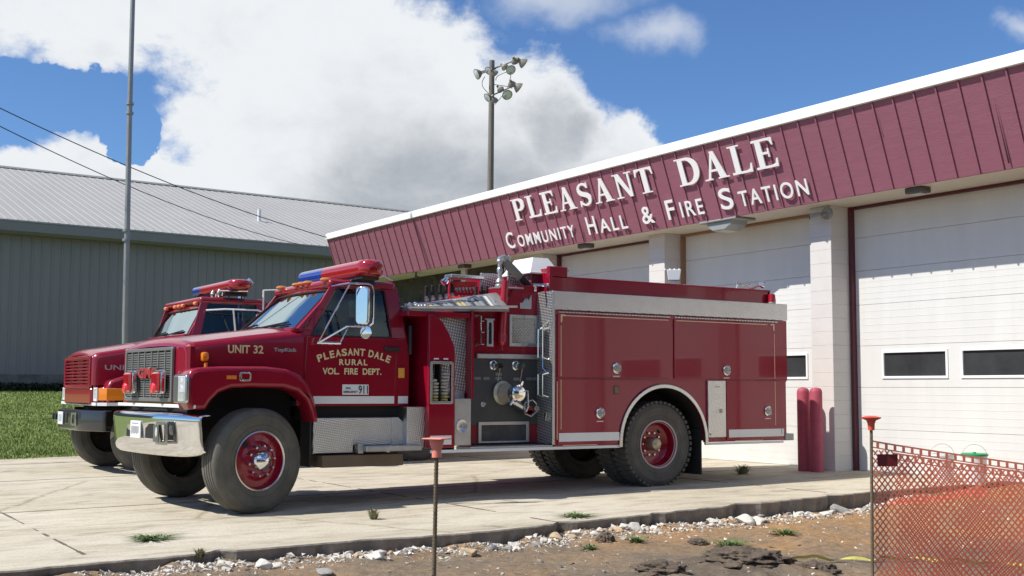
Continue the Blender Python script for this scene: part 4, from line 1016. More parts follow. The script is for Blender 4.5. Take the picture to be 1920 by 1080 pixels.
# mirror on its tubular arms
XM = -11.28; b = B()
b.tube([(XM-.22, 4.99, 1.725), (XM, 5.21, 1.895), (XM+.02, 5.25, 1.895), (XM+.02, 5.45, 1.895), (XM+.02, 5.49, 1.93), (XM+.02, 5.495, 2.0), (XM+.02, 5.495, 2.28), (XM+.02, 5.475, 2.335), (XM+.02, 5.43, 2.35), (XM+.02, 5.22, 2.345), (XM-.38, 5.20, 2.34)], .011, 8)
b.tube([(XM-.25, 4.99, 1.72), (XM+.02, 5.22, 2.33)], .009, 6); b.tube([(XM-.23, 4.97, 1.725), (XM-.23, 5.24, 1.725)], .016, 8); b.tube([(XM-.23, 5.24, 1.73), (XM, 5.23, 1.90)], .007, 6)
mf = b.done('mirror_bracket', chrome, eng)
def mxf(u, v, w): return (XM+.01+u*.80+w*.6, 5.38+u*.55-w*.8, v)
b = B(); b.plate([rrect(-.082, .082, 1.91, 2.32, .05)], .05, mxf, bev=.018, res=3); b.done('mirror', chrome, mf)
b = B(); b.lathe([(0, -.03), (.05, -.025), (.068, 0), (.068, .012), (0, .02)], (XM+.02, 5.42, 1.835), (.5, -.85, 0), 20); b.done('convex_mirror', chrome, mf)
b = B(); b.lathe([(.05, -.2), (.07, -.1), (.07, .06), (.04, .075)], (XC-.2, 5.0, 1.5), (0, 0, 1), 10) if False else None
b = B(); b.box(XS-.22, XS-.17, 6.10, 6.135, 1.62, 1.95, bev=.01); b.done('grab_handle', blackp, eng)
# running board boxes under the door
b = B(); b.box(-11.88, -11.56, 4.97, 5.43, .565, .935, bev=.006); b.box(-11.88, -11.60, 5.433, 5.98, .64, .935, bev=.006); b.plate([[(5.9, .64), (6.05, .64), (6.05, .87), (5.98, .935), (5.9, .935)]], .02, onx(-11.598), bev=.003); b.done('step_box', dplate, eng)
b = B(); b.box(-11.62, -11.42, 5.52, 6.19, .575, .635, bev=.008); b.box(-11.6, -11.5, 5.46, 5.52, .56, .66); b.done('step', alu, eng)
b = B(); b.box(-11.80, -11.55, 4.925, 4.945, .43, .95); b.done('mud_flap', black, eng)
b = B(); b.box(-11.9, -11.48, 6.03, 6.248, .60, 1.05, bev=.004); b.done('kick_panel', dplate, eng)

# crosslay cabinet
b = B()
oc = [(6.25, .60), (6.58, .60), (6.58, 1.66), (6.565, 1.73), (6.50, 1.86), (6.42, 1.98), (6.36, 2.04), (6.30, 2.062), (6.25, 2.065)]
b.plate([oc, rect(6.275, 6.535, 1.10, 1.53)], .05, onx(XS-.02), bev=.008)
b.plate([[(XS-.55, .60), (XS-.02, .60), (XS-.02, 2.05), (XS-.55, 2.05)]], .03, ony(6.262), bev=.006)
b.box(XS-.55, XS-.5, 6.28, 6.57, .60, 2.05); b.done('cabinet', red, eng)
b = B(); b.plate([rrect(6.26, 6.55, 1.08, 1.55, .02), rrect(6.285, 6.525, 1.11, 1.52, .012)], .02, onx(XS+.012), bev=.005); fr = b.done('cabinet_frame', steel, eng)
b = B(); b.box(XS-.45, XS-.44, 6.28, 6.56, 1.1, 1.54); b.box(XS-.44, XS-.03, 6.276, 6.28, 1.1, 1.54); b.box(XS-.3, XS-.02, 6.40, 6.412, 1.1, 1.54); b.done('cabinet_lining', dark, fr)
random.seed(5); b = B(); b2 = B()
for col, y, zt in ((0, 6.34, 1.36), (1, 6.47, 1.42)):
    z = 1.125
    while z < zt:
        bb = b2 if z < 1.18 else b; dy = random.uniform(-.012, .012); bb.ball((XS-.06, y+dy, z), .045, (1.6, 1.1, .45), 6); z += .036
b.done('folded_hose', greyhose, eng); b2.done('folded_hose_base', yellowhose, eng)
b = B(); b.box(XS+.002, XS+.008, 6.27, 6.54, .635, .735, bev=.001); b.box(XS+.002, XS+.006, 6.31, 6.37, 1.57, 1.585); b.box(XS+.002, XS+.006, 6.43, 6.49, 1.57, 1.585); b.done('reflector_strip', white, eng)
# pump section: header, tread plate, recessed panel
XP = -11.72
b = B(); b.box(-13.5, XS-.03, 6.0, 6.80, 2.04, 2.10, bev=.008); b.box(-13.5, XP-.02, 6.8, 7.9, .70, 2.13); b.box(-13.5, -11.95, 6.03, 6.8, .9, 2.05)
b.box(XP-.05, XS-.005, 6.80, 6.83, 1.14, 2.13, bev=.004); b.box(-13.5, XP+.0, 6.8, 7.9, 2.13, 2.165)
b.plate([[(6.83, 1.63), (7.92, 1.63), (7.92, 2.49), (7.60, 2.47), (7.42, 2.20), (6.83, 2.14)]], .03, onx(XP-.012), bev=.006)
b.box(-13.4, XP-.03, 7.62, 7.92, 2.1, 2.475)
b.done('pump_house', red, eng)
b = B(); b.box(XS-.17, XS-.14, 6.36, 6.80, 1.20, 2.04, bev=.003); b.done('tread_panel', dplate2, eng)
b = B(); b.box(XP-.2, XS-.01, 6.585, 6.80, .62, 1.14, bev=.006); b.box(XS-.165, XS-.13, 6.585, 6.78, 1.14, 1.22); sb = b.done('side_locker', alu, eng)
b = B(); b.lathe([(.07, 0), (.074, .006), (.066, .012), (.05, .006), (0, .004)], (XS-.01, 6.68, .84), (1, 0, 0), 22); b.box(XS-.006, XS+.012, 6.65, 6.72, .83, .85, rot=Matrix.Rotation(.6, 3, 'X')); b.done('latch', steel, sb)
# sloping control shelf with coloured strips
def shelf(u, v, w=0): return (XS-.05-.42*v, 6.02+u*1.30+.10*v, 2.125+(.05+.17*u)*v+.05*u+w)
b = B()
def quad(u0, u1, v0, v1, w, bb): bb.faces([shelf(u0, v0, w), shelf(u1, v0, w), shelf(u1, v1, w), shelf(u0, v1, w), shelf(u0, v0, w-.03), shelf(u1, v0, w-.03), shelf(u1, v1, w-.03), shelf(u0, v1, w-.03)], [(0, 1, 2, 3), (4, 7, 6, 5), (0, 4, 5, 1), (1, 5, 6, 2), (2, 6, 7, 3), (3, 7, 4, 0)])
[quad(i/20, (i+1)/20, -.03, 1, 0, b) for i in range(20)]; sh = b.done('control_shelf', mat('grey_shelf', (.24, .24, .235), .5, metal=.3, var=.2, vs=12), eng)
random.seed(9); u = .16; st_m = [lgl, greyl, tan, greyl, panelbk, greyl, greyl, panelbk, tan, yellowhose, greyl, panelbk, greyl, greyl, panelbk, lgl, greyl]; bs_ = {}
for i in range(17):
    m = st_m[i]; w = .022+.012*random.random(); bb = bs_.setdefault(m.name, (B(), m))[0]; quad(u, u+w, .10+.1*random.random(), .85, .006, bb); u += w+.018
for nm, (bb, m) in bs_.items(): bb.done('label_strip', m, sh)
b = B()
for i in range(12):
    p = Vector(shelf(random.random()*.98, .1+random.random()*.7, .012)); b.ball(p, .010+.006*random.random(), (1, 1, .9), 5)
for i in range(10):
    p = Vector(shelf(.02+random.random()*.16, .1+random.random()*.7, .02)); b.ball(p, .02, (1, 1, .9), 4)
b.done('knobs', steel, sh)
b = B(); b.tube([(XS-.03, 6.0, 2.135), (XS-.03, 7.42, 2.20)], .014, 6); b.done('shelf_rail', alu, sh)
b = B(); b.tube([(-11.68, 6.08, 2.175), (-11.70, 6.92, 2.262)], .017, 10); b.tube([(-11.70, 6.90, 2.262), (-11.70, 7.0, 2.31), (-11.70, 7.08, 2.27)], .024, 8); b.ball((-11.70, 6.97, 2.27), .036, n=6)
b.done('suction_pipe', steel, eng)
def lever(x, y, z, h, bb, bk):
    bk.cyl((x, y, z), (x, y-.0, z+h), .021, .018, n=8); bk.ball((x, y, z+h), .02, n=4); bb.cyl((x, y, z-.06), (x, y, z+.02), .020, n=8); bb.ball((x, y+.01, z-.05), .028, n=5)
k1, k2 = B(), B()
for i in range(5): lever(-12.6+.02*i, 6.86+.075*i+(.0 if i < 2 else .02), 2.37+.012*i, .11, k1, k2)
for i in range(3): lever(-12.05, 7.24+.075*i, 2.34+.006*i, .12, k1, k2)
k2.done('lever_grip', dark, eng); k1.done('lever_stem', steel, eng)
b = B(); b.box(-12.62, -12.55, 7.17, 7.56, 2.37, 2.57, bev=.008); b.box(-12.6, -12.3, 7.17, 7.56, 2.34, 2.37, bev=.005); gp = b.done('gauge_panel', mat('bright_red_panel', (.45, .006, .014), .3, coat=.8), eng)
b = B(); random.seed(2)
for i in range(6): y = 7.235+.05*i; b.cyl((-12.55, y, 2.47+.004*i), (-12.52, y, 2.47+.004*i), .019, n=10); b.cyl((-12.5, y, 2.46), (-12.5, y, 2.43), .007, n=5); b.cyl((-12.45, y, 2.372), (-12.45, y, 2.39), .012, n=6)
b.done('gauges', steel, gp)
b = B(); b.box(-12.66, -12.48, 7.14, 7.62, 2.60, 2.65, bev=.01); b.box(-12.63, -12.60, 7.2, 7.24, 2.5, 2.61); b.done('hood_lamp', steel, gp)
b = B(); b.lathe([(.0, -.05), (.03, -.05), (.055, .01), (.06, .03), (0, .045)], (-12.55, 7.10, 2.555), (0, -.5, -.6), 16); b.done('spot_lamp', chrome, gp)
b = B(); b.box(-12.63, -12.60, 7.64, 7.97, 2.42, 2.70, bev=.004); b.box(-12.6, -12.2, 7.66, 7.97, 2.38, 2.41); b.done('tread_backboard', dplate2, eng)
# recessed operator panel
b = B(); b.box(XP-.01, XP+.006, 6.83, 7.92, .83, 1.61, bev=.003); pp = b.done('pump_panel', panelbk, eng)
b = B(); b.box(XP, XP+.05, 7.03, 7.91, 1.60, 1.655, bev=.006); b.done('panel_shelf', alu, pp)
b = B(); b.box(XP-.02, XP+.0, 6.83, 7.92, .60, .83); b.box(XP-.01, XP+.0, 6.83, 7.92, 1.61, 1.64); b.done('panel_surround', red, pp)
def disc(bb, y, z, r, x, t=.02, n=20): bb.lathe([(r, 0), (r, t), (r*.75, t+.004), (0, t+.004)], (x, y, z), (1, 0, 0), n)
b = B()
for y in (7.27, 7.58):
    b.lathe([(.052, 0), (.056, .02), (.044, .026), (.036, .01), (0, .01)], (XP+.006, y, 1.525), (1, 0, 0), 20)
    b.cyl((XP+.02, y+.015, 1.52), (XP+.11, y+.03, 1.515), .028, .022); b.cyl((XP+.10, y+.03, 1.515), (XP+.13, y+.03, 1.515), .033); b.tube([(XP+.12, y+.03, 1.5), (XP+.1, y+.01, 1.33)], .003, 4)
b.done('discharge_cap', chrome, pp)
b = B()
for i, (y, z) in enumerate(((7.06, 1.37), (7.18, 1.37), (7.35, 1.37), (7.35, 1.42), (7.60, 1.365), (7.78, 1.37), (7.88, 1.37))): b.box(XP+.004, XP+.012, y-.045, y+.045, z-.018, z+.018, bev=.002)
b.box(XP+.002, XP+.01, 6.89, 6.97, .80, .81); b.done('name_plates', mat('engraved_plate', (.20, .21, .22), .3, metal=.5), pp)
# the big steamer intake with its long-handled cap
b = B(); ic = Vector((XP, 7.40, 1.205)); ax = Vector((1, .12, -.03))
b.lathe([(.135, 0), (.14, .02), (.12, .035), (.11, .05), (.115, .08), (.10, .12), (.085, .16), (.085, .24), (.0, .25)], ic, ax, 28)
ik = b.done('steamer_intake', mat('intake_castmetal', (.50, .47, .38), .45, metal=.45, var=.15, vs=8), pp)
b = B(); c2 = ic+ax*.24; b.lathe([(.095, -.02), (.10, 0), (.10, .07), (.085, .085), (.05, .095), (0, .10)], c2, ax, 24)
for a in (60, 235): d = Vector((0, math.cos(R(a)), math.sin(R(a)))); b.tube([c2+d*.09+ax*.03, c2+d*.16+ax*.03], [.022, .014], 8)
b.done('intake_cap', chrome, ik)
b = B(); p = c2+Vector((.03, .10, .03)); b.tube([p, p+Vector((0, .05, .0)), p+Vector((0, .06, -.18)), p+Vector((0, .03, -.24))], .013, 8)
q = Vector((XP+.13, 7.73, 1.02)); b.tube([q+Vector((0, -.09, -.06)), q+Vector((0, -.09, .07)), q+Vector((0, .02, .10)), q+Vector((0, .07, .06)), q+Vector((0, .07, -.04)), q+Vector((0, .0, -.09)), q+Vector((0, -.09, -.06))], .009, 6, False)
b.cyl(q+Vector((-.1, .06, 0)), q+Vector((.03, .06, 0)), .035, n=14); b.tube([ic+Vector((.1, .05, -.08)), q+Vector((-.05, -.06, 0))], [.05, .035], 8); b.done('drain_valve', steel, pp)
b = B(); b.cyl(q+Vector((-.08, -.02, -.02)), q+Vector((.0, -.02, -.02)), .048, n=12); b.box(q.x-.06, q.x, q.y-.07, q.y+.03, q.z-.08, q.z-.01, bev=.01); b.done('valve_body', mat('valve_red', (.28, .01, .015), .4), pp)
b = B(); b.box(XP, XP+.03, 7.12, 7.17, 1.06, 1.075, rot=Matrix.Rotation(.6, 3, 'X')); disc(b, 7.14, 1.07, .03, XP, .01); b.done('drain_handle', steel, pp)
b = B(); b.plate([rect(7.07, 7.77, .625, .87), rect(7.11, 7.73, .645, .83)], .03, onx(XP+.012), bev=.005); bx = b.done('toe_box_frame', alu, pp); b = B(); b.box(XP-.03, XP+.003, 7.10, 7.74, .64, .835); b.done('toe_box', mat('toe_box_dark', (.07, .07, .07), .6, var=.5), bx)
b = B(); b.box(XP-.02, XS-.02, 6.80, 7.93, .555, .60, bev=.004); b.done('step_floor', alu, eng)
b = B(); b.box(XS-.015, XS+.004, 6.28, 8.895, .545, .578, bev=.002)
for i in range(14): y = 6.36+.19*i; b.cyl((XS, y, .562), (XS+.008, y, .562), .006, n=6)
b.done('rub_rail', white, eng)
b = B(); b.box(XS-.015, XS+.004, 10.27, 11.66, .545, .575, bev=.002); b.done('rub_rail', white, eng)
# fittings on the red upper pump panel
b = B(); b.box(XP+.01, XP+.022, 7.64, 7.80, 2.20, 2.27, bev=.002); b.plate([[(7.67, 2.27), (7.70, 2.30), (7.71, 2.33), (7.72, 2.30), (7.74, 2.33), (7.76, 2.30), (7.80, 2.37), (7.80, 2.27)]], .012, onx(XP+.016)); b.done('maker_badge', silver, eng)
b = B(); b.plate([rrect(7.49, 7.89, 1.75, 2.125, .01), rrect(7.53, 7.85, 1.79, 2.085, .006)], .02, onx(XP+.014), bev=.004); vf = b.done('speaker_grille', steel, eng)
b = B()
def clipline(p, d, lo0, hi0, lo1, hi1):
    t0, t1 = -9, 9
    for k, lo, hi in ((0, lo0, hi0), (1, lo1, hi1)):
        if abs(d[k]) < 1e-9: continue
        a, c = sorted(((lo-p[k])/d[k], (hi-p[k])/d[k])); t0, t1 = max(t0, a), min(t1, c)
    return (t0, t1) if t1 > t0 else None
for sgn in (1, -1):
    for i in range(-20, 34):
        p = (7.53+i*.022, 1.94); r_ = clipline(p, (.5, sgn*.87), 7.53, 7.85, 1.79, 2.085)
        if r_: b.tube([(XP+.012, p[0]+.5*t, p[1]+sgn*.87*t) for t in r_], .0026, 4, False)
b.done('wire_mesh', steel, vf); simple('mesh_backing', [(XP+.003, XP+.006, 7.52, 7.86, 1.78, 2.09)], blackp, vf, 0)
b = B()
for y0, z0, z1 in ((7.05, 1.75, 2.10),): b.tube([(XP+.01, y0-.02, z1), (XP+.05, y0+.02, z1-.01), (XP+.05, y0+.02, z0+.01), (XP+.01, y0-.02, z0)], .014, 8); b.box(XP, XP+.02, y0-.05, y0+.0, z1-.03, z1+.01); b.box(XP, XP+.02, y0-.05, y0+.0, z0-.01, z0+.03)
b.done('grab_rail', chrome, eng)
b = B(); b.plate([rect(7.17, 7.26, 1.74, 2.05), rect(7.195, 7.235, 1.77, 2.02)], .03, onx(XP+.02), bev=.004); b.box(XP, XP+.03, 7.15, 7.28, 2.05, 2.065); b.done('sight_gauge', steel, eng)
simple('sight_glass', [(XP+.003, XP+.008, 7.17, 7.26, 1.76, 2.03)], blackp, eng, 0)
b = B()
for z in (2.03, 1.90, 1.76): b.box(XP+.002, XP+.010, 7.10, 7.15, z, z+.008)
b.done('gauge_marks', white, eng)
# monitor standpipe and deck gun
b = B(); b.cyl((XP+.06, 7.36, 1.88), (XP+.06, 7.40, 2.52), .042); b.lathe([(.042, 0), (.05, -.02), (.05, -.10), (.03, -.14), (.012, -.15), (.012, -.2), (0, -.2)], (XP+.06, 7.36, 1.90), (0, 0, 1), 16); b.done('standpipe', mat('standpipe_red', (.36, .006, .014), .3, coat=.6), eng)
mx0 = Vector((-11.84, 7.44, 2.44))
MS = .80
K = lambda x, y, z: mx0+Vector((x, y, z))*MS
b = B(); b.box(mx0.x-.13, mx0.x+.13, mx0.y-.08, mx0.y+.26, 2.435, 2.452, bev=.004); b.lathe([(r*MS, a*MS) for r, a in [(.07, 0), (.075, .04), (.06, .06), (.066, .10), (.05, .13), (.034, .15), (.034, .22), (.045, .24), (.045, .29), (.034, .31), (.034, .38)]], mx0, (0, 0, 1), 20)
b.ball(K(0, 0, .40), .04, n=8); b.tube([K(0, 0, .38), K(0, .01, .45), K(0, .05, .47), K(0, .11, .40)], .038, 12); mon = b.done('water_monitor', mat('monitor_metal', (.55, .54, .50), .3, metal=.8, var=.1), eng)
b = B(); b.tube([K(0, .08, .42), K(0, .20, .31), K(0, .36, .19)], [.046, .056, .05], 14); b.done('barrel', mat('monitor_grey', (.19, .19, .17), .5), mon)
b = B(); b.tube([K(0, .36, .19), K(0, .52, .06)], [.042, .04], 14); b.tube([K(0, .52, .06), K(0, .60, .0)], [.048, .052], 14); b.done('nozzle', black, mon)
b = B()
for dy in (.16, .23): b.cyl(K(-.1, dy, .28), K(-.1, dy, .50), .011); b.ball(K(-.1, dy, .50), .018, n=5)
b.lathe([(.03, 0), (.05, .03), (.04, .1), (.015, .14), (.02, .17), (0, .18)], K(-.25, .60, .15), (0, 0, 1), 14)
b.done('hose_nozzles', steel, mon)
b = B(); b.plate([[(7.62, 2.48), (7.90, 2.48), (7.72, 2.66), (7.62, 2.66)]], .02, onx(-11.95), bev=.004); b.done('tread_gusset', dplate2, eng)
# white bevelled equipment box on deck
b = B(); xa, xb, ya, yb_, za, zb_ = -12.42, -11.78, 7.84, 8.28, 2.66, 2.85; q = .11
b.faces([(xa, ya, za), (xb, ya, za), (xb, yb_, za), (xa, yb_, za), (xa+q, ya+q, zb_), (xb-q, ya+q, zb_), (xb-q, yb_-q, zb_), (xa+q, yb_-q, zb_)], [(0, 1, 2, 3), (4, 5, 6, 7), (0, 1, 5, 4), (1, 2, 6, 5), (2, 3, 7, 6), (3, 0, 4, 7)])
b.box(xa-.012, xb+.012, ya-.012, yb_+.012, za-.02, za, bev=.004); b.done('deck_box_lid', whitebx, eng)
b = B(); b.box(xa+.05, xb-.05, ya+.05, yb_-.05, 2.42, za-.02); b.done('deck_box', mat('deck_box_maroon', (.13, .02, .025), .5), eng)
b = B(); b.tube([(-12.3, 8.14, 2.72), (-12.3, 8.6, 2.76)], .012, 6); b.box(-12.35, -12.25, 8.35, 8.75, 2.755, 2.775, bev=.004); b.done('ladder_end', alu, eng)

# ---------------------------------------------------------------- body
NT = .68; ac, az_ = 9.585, .60
arch = arc(ac, az_, NT, 180, 0, 28)                 # front to rear over the wheel
body = [(7.93, .58), (ac-NT, .58)]+arch+[(ac+NT, .58), (11.68, .58), (11.68, 1.30), (11.755, 1.385), (11.755, 2.18), (7.93, 2.18)]
b = B(); b.plate([body], .04, onx(XS-.022), bev=.006); b.plate([body], .04, onx(XFAR+.022), bev=.006); b.box(XFAR+.03, XS-.03, 11.70, 11.75, .62, 2.18); b.box(XFAR+.03, XS-.03, 7.95, 11.74, 2.14, 2.18)
b.box(XFAR+.03, XS-.03, 7.96, 8.85, .60, .66); b.box(XFAR+.03, XS-.03, 7.935, 7.95, .60, 2.3)
b.done('body', red, eng)
b = B()
for i in range(28):
    (y0_, z0_), (y1_, z1_) = arch[i], arch[i+1]
    b.faces([(XS-.03, y0_, z0_), (XS-.55, y0_, z0_), (XS-.55, y1_, z1_), (XS-.03, y1_, z1_)], [(0, 1, 2, 3)])
b.box(XS-.6, XS-.56, 8.8, 10.4, .5, 1.4); b.box(XFAR+.5, XFAR+.55, 8.8, 10.4, .9, 1.4); b.done('wheel_well', dark, eng)
ring = arc(ac, az_, NT+.035, 184, -4, 32)+arc(ac, az_, NT-.012, -4, 184, 32)
b = B(); b.plate([ring], .035, onx(XS+.012), bev=.006); b.done('arch_trim', steel, eng, ang=50)
b = B(); b.box(XS-.5, XS-.06, 10.24, 10.262, .17, .75); b.done('mud_flap', black, eng)
b = B(); b.box(XFAR-.005, XS+.012, 7.915, 11.76, 2.185, 2.405, bev=.005)
b.done('tread_band', dplate, eng)
b = B(); b.box(XP-.0, XS+.006, 7.895, 7.915, .61, 2.405, bev=.004); b.done('front_tread_panel', dplate2, eng)
b = B(); b.box(XS-.0, XS+.016, 7.89, 7.925, .60, 2.40, bev=.004); b.done('corner_trim', steel, eng)
def dd(y0_, y1_, z0_, z1_, cut=None):
    b = B(); pts = cut or rect(y0_, y1_, z0_, z1_); b.plate([pts], .022, onx(XS+.004), bev=.006); return b.done('compartment_door', red, eng)
dd(7.965, 9.715, 1.385, 2.135); dd(9.755, 11.60, 1.385, 2.135)
a2 = [p for p in arc(ac, az_, NT+.055, 180, 90, 14) if True]
low = [(7.965, .60), (8.86, .60)]+[p for p in arc(ac, az_, NT+.05, 178, 96, 12) if p[1] < 1.37]
zc_ = [p for p in low if p[1] <= 1.37]; zc_ += [(zc_[-1][0], 1.37), (7.965, 1.37)]
dd(0, 0, 0, 0, zc_); dd(10.63, 11.60, .60, 1.37)
b = B(); b.box(XS+.0, XS+.03, 10.30, 10.605, .64, 1.365, bev=.004); pt = b.done('tread_locker', dplate, eng)
b = B(); b.box(XS+.028, XS+.036, 10.49, 10.54, .95, 1.0, bev=.004); b.box(XS+.028, XS+.033, 10.42, 10.50, 1.28, 1.295); b.cyl((XS+.028, 10.33, .68), (XS+.036, 10.33, .68), .015, n=8); b.done('locker_lock', galv, pt)
b = B(); X = XS+.018
for y0_, y1_, z0_, z1_ in ((8.08, 9.66, 2.112, 2.122), (9.79, 11.38, 2.112, 2.122)): b.box(X-.002, X+.0012, y0_, y1_, z0_, z1_)
for y, z0_, z1_ in ((8.01, 1.40, 2.0), (8.01, .78, 1.36), (11.50, 1.40, 2.0), (11.50, .78, 1.36), (7.955, .66, 1.34)): b.box(X-.002, X+.0012, y-.004, y+.004, z0_, z1_)
for y, s in ((8.01, 1), (11.50, -1)):
    b.plate([[(y-.004*s, 2.09), (y-.004*s, 2.13), (y+.05*s, 2.13), (y+.075*s, 2.118), (y+.05*s, 2.105), (y+.03*s, 2.118), (y+.018*s, 2.10), (y+.018*s, 2.06), (y+.008*s, 2.03), (y-.004*s, 2.04)]], .003, onx(X))
for y0_, y1_ in ((8.05, 8.55), (10.78, 11.28)): b.box(XS+.0, XS+.004, y0_, y1_, .585, .594)
b.done('gold_pinstripe', goldl, eng)
b = B()
for y0_, y1_ in ((7.98, 9.70), (9.77, 11.58)):
    n = int((y1_-y0_)/.05); b = B(); b.box(XS-.0, XS+.004, y0_, y1_, 2.153, 2.162)
    for i in range(n): b.box(XS-.0, XS+.012, y0_+i*.05, y0_+i*.05+.03, 2.152, 2.163)
    b.done('hinge_strip', steel, eng)
b = B(); b.box(X-.001, X+.003, 7.98, 8.87, .635, .735); b.box(X-.001, X+.003, 10.66, 11.60, .635, .735); b.box(XS+.0, XS+.003, 11.605, 11.67, .635, .735); b.done('reflector_strip', white, eng)
def latch(y, z):
    b = B(); b.lathe([(.064, 0), (.066, .012), (.056, .018), (.048, .006), (0, .004)], (X, y, z), (1, 0, 0), 24)
    o = b.done('door_latch', chrome, eng)
    b = B(); b.lathe([(.044, 0.002), (.03, .012), (0, .016)], (X+.004, y, z), (1, 0, 0), 16); b.box(X+.008, X+.024, y-.012, y+.045, z-.008, z+.008, bev=.003); b.done('latch_handle', galv, o)
    b = B(); b.box(X-.001, X+.003, y-.05, y+.05, z-.105, z-.093); b.done('latch_label', lgl, o)
for y, z in ((8.83, 1.505), (10.63, 1.50), (8.58, .965), (11.36, .97)): latch(y, z)
b = B(); b.box(XS+.012, XS+.03, 8.79, 8.87, 1.19, 1.29, bev=.01); b.done('fill_cover', mat('bronze_cover', (.16, .12, .09), .4, metal=.5), eng)
b = B(); b.box(XS-.0, XS+.01, 11.61, 11.63, .66, .74); b.box(XFAR+.2, XS-.06, 11.74, 11.90, .59, .66, bev=.006); b.plate([rrect(11.70, 11.86, .575, .665, .01)], .20, onx(XS-.10), bev=.01); b.done('tail_step', galv, eng)
# hose bed walls, and what stands on top
b = B(); b.box(XS-.20, XS-.15, 8.0, 11.60, 2.40, 2.585, bev=.006); b.box(XFAR+.15, XFAR+.20, 8.0, 11.6, 2.40, 2.585, bev=.006); b.box(XFAR+.15, XS-.15, 8.0, 8.05, 2.40, 2.70); b.box(XS-.205, XS-.14, 7.95, 8.22, 2.40, 2.715, bev=.008); b.box(XFAR+.15, XS-.15, 11.56, 11.6, 2.4, 2.58)
b.box(XS-.21, XS-.14, 8.0, 11.61, 2.578, 2.60, bev=.006); b.done('hose_bed_wall', red, eng)
b = B(); b.box(XFAR+.2, XS-.2, 8.05, 11.56, 2.40, 2.45); b.done('hose_bed_floor', dark, eng)
b = B(); y = 7.80; b.tube([(XS-.16, y-.04, 2.40), (XS-.16, y-.03, 2.455), (XS-.16, y-.05, 2.475)], .013, 8); b.tube([(XS-.16, y+.14, 2.40), (XS-.16, y+.13, 2.47)], .013, 8); b.tube([(XS-.16, y-.06, 2.478), (XS-.16, y+.15, 2.486)], .018, 10); b.ball((XS-.16, y+.13, 2.485), .025, n=6); b.done('grab_bar', chrome, eng)
# long handrails bent round the body corner
b = B(); hy, hxx = 7.885, XS-.09
for z0_, z1_ in ((1.62, 1.95), (1.18, 1.42)): b.tube([(hxx+.03, hy, z1_+.02), (hxx-.0, hy-.06, z1_), (hxx-.0, hy-.06, z0_), (hxx+.03, hy, z0_-.02)], .013, 8); b.tube([(hxx-.13, hy, z1_+.02), (hxx-.10, hy-.06, z1_), (hxx-.10, hy-.06, z0_), (hxx-.13, hy, z0_-.02)], .013, 8)
b.tube([(hxx+.02, hy, 2.05), (hxx-.06, hy-.03, 1.98), (hxx-.05, hy-.03, 1.5), (hxx+.02, hy, 1.42)], .008, 6); b.box(hxx-.03, hxx+.0, hy-.02, hy, .88, .98, rot=Matrix.Rotation(.3, 3, 'Y')); b.done('corner_handrails', chrome, eng)
b = B(); b.lathe([(.05, 0), (.055, .01), (.055, .03), (.045, .035)], (XS-.10, 11.58, 2.405), (0, 0, 1), 18); bc = b.done('rear_beacon', galv, eng)
b = B(); b.lathe([(.056, .03), (.058, .05), (.047, .13), (.040, .138), (0, .14)], (XS-.10, 11.58, 2.405), (0, 0, 1), 20); b.done('lens', redp, bc)
b = B(); b.tube([(-12.6, 12.0, 2.45), (-12.6, 12.0, 2.5)], .01) if False else None
b.tube([(XS-.17, 11.0, 2.60), (XS-.17, 11.02, 2.66), (XS-.17, 11.22, 2.64), (XS-.17, 11.26, 2.60)], .010, 6); b.tube([(XS-.17, 11.26, 2.60), (XS-.17, 11.38, 2.64), (XS-.17, 11.45, 2.66)], .012, 6); b.ball((XS-.17, 11.02, 2.67), .02, n=5); b.ball((XS-.17, 11.24, 2.65), .02, n=5)
b.lathe([(0, -.05), (.03, -.045), (.05, .0), (.055, .03), (.0, .045)], (XS-.17, 11.47, 2.675), (.45, .8, -.25), 18); b.done('rear_spotlight', chrome, eng)
b = B(); q = Vector((-12.6, 10.8, 2.84)); b.plate([[(-.08, -.07), (.08, -.07), (.10, .08), (-.10, .08)]], .12, lambda u, v, w: (q.x+u*.6+w*.7, q.y+u*.8-w*.6, q.z+v), bev=.01)
for i in range(4): b.box(q.x-.10+.04*i, q.x-.08+.04*i, q.y-.09+.05*i, q.y-.07+.05*i, q.z+.08, q.z+.10)
b.cyl(q-Vector((0, 0, .4)), q-Vector((0, 0, .07)), .03); b.done('scene_light', whitebx, eng)

# the nose sits a touch askew: swing everything ahead of the doors slightly about the centre line
def skew(o, off):
    if o.type == 'MESH' and o.data.users == 1:
        for v in o.data.vertices:
            x, y = v.co.x+off.x, v.co.y+off.y
            f = min(1, max(0, (4.25-y)/.6)); v.co.y += .078*(x-XC)*f
for ch in eng.children:
    if ch.name.split('.')[0] in ('wheel', 'chassis', 'fender'): continue
    for o in [ch]+list(ch.children): skew(o, wloc(o))
# ---------------------------------------------------------------- the second truck, behind
X2 = -18.5
t2 = thing('fire_truck', 'red fire truck with a slatted red grille and black bumper, half hidden', 'fire truck', (X2, 8.0, 0.03))
front_wheel(t2, (-19.28, 4.82, .525), R(4), outer=False); front_wheel(t2, (-17.50, 4.98, .525), R(4), outer=False)
rear_wheel(t2, (-17.5, 9.4, .565)); inner_dual(t2, (-19.2, 9.4, .565))
b = B(); b.box(X2-.45, X2-.37, 4.2, 11.8, .7, .95); b.box(X2+.37, X2+.45, 4.2, 11.8, .7, .95); b.cyl((X2-.9, 9.4, .57), (X2+.7, 9.4, .57), .09); b.cyl((X2-.9, 4.85, .52), (X2+.8, 4.9, .52), .06); b.box(X2-.35, X2+.35, 4.3, 5.8, .62, 1.2, bev=.05); b.box(X2-.95, X2+.95, 5.4, 7.2, .6, 1.0, bev=.03); b.done('chassis', dark, t2)
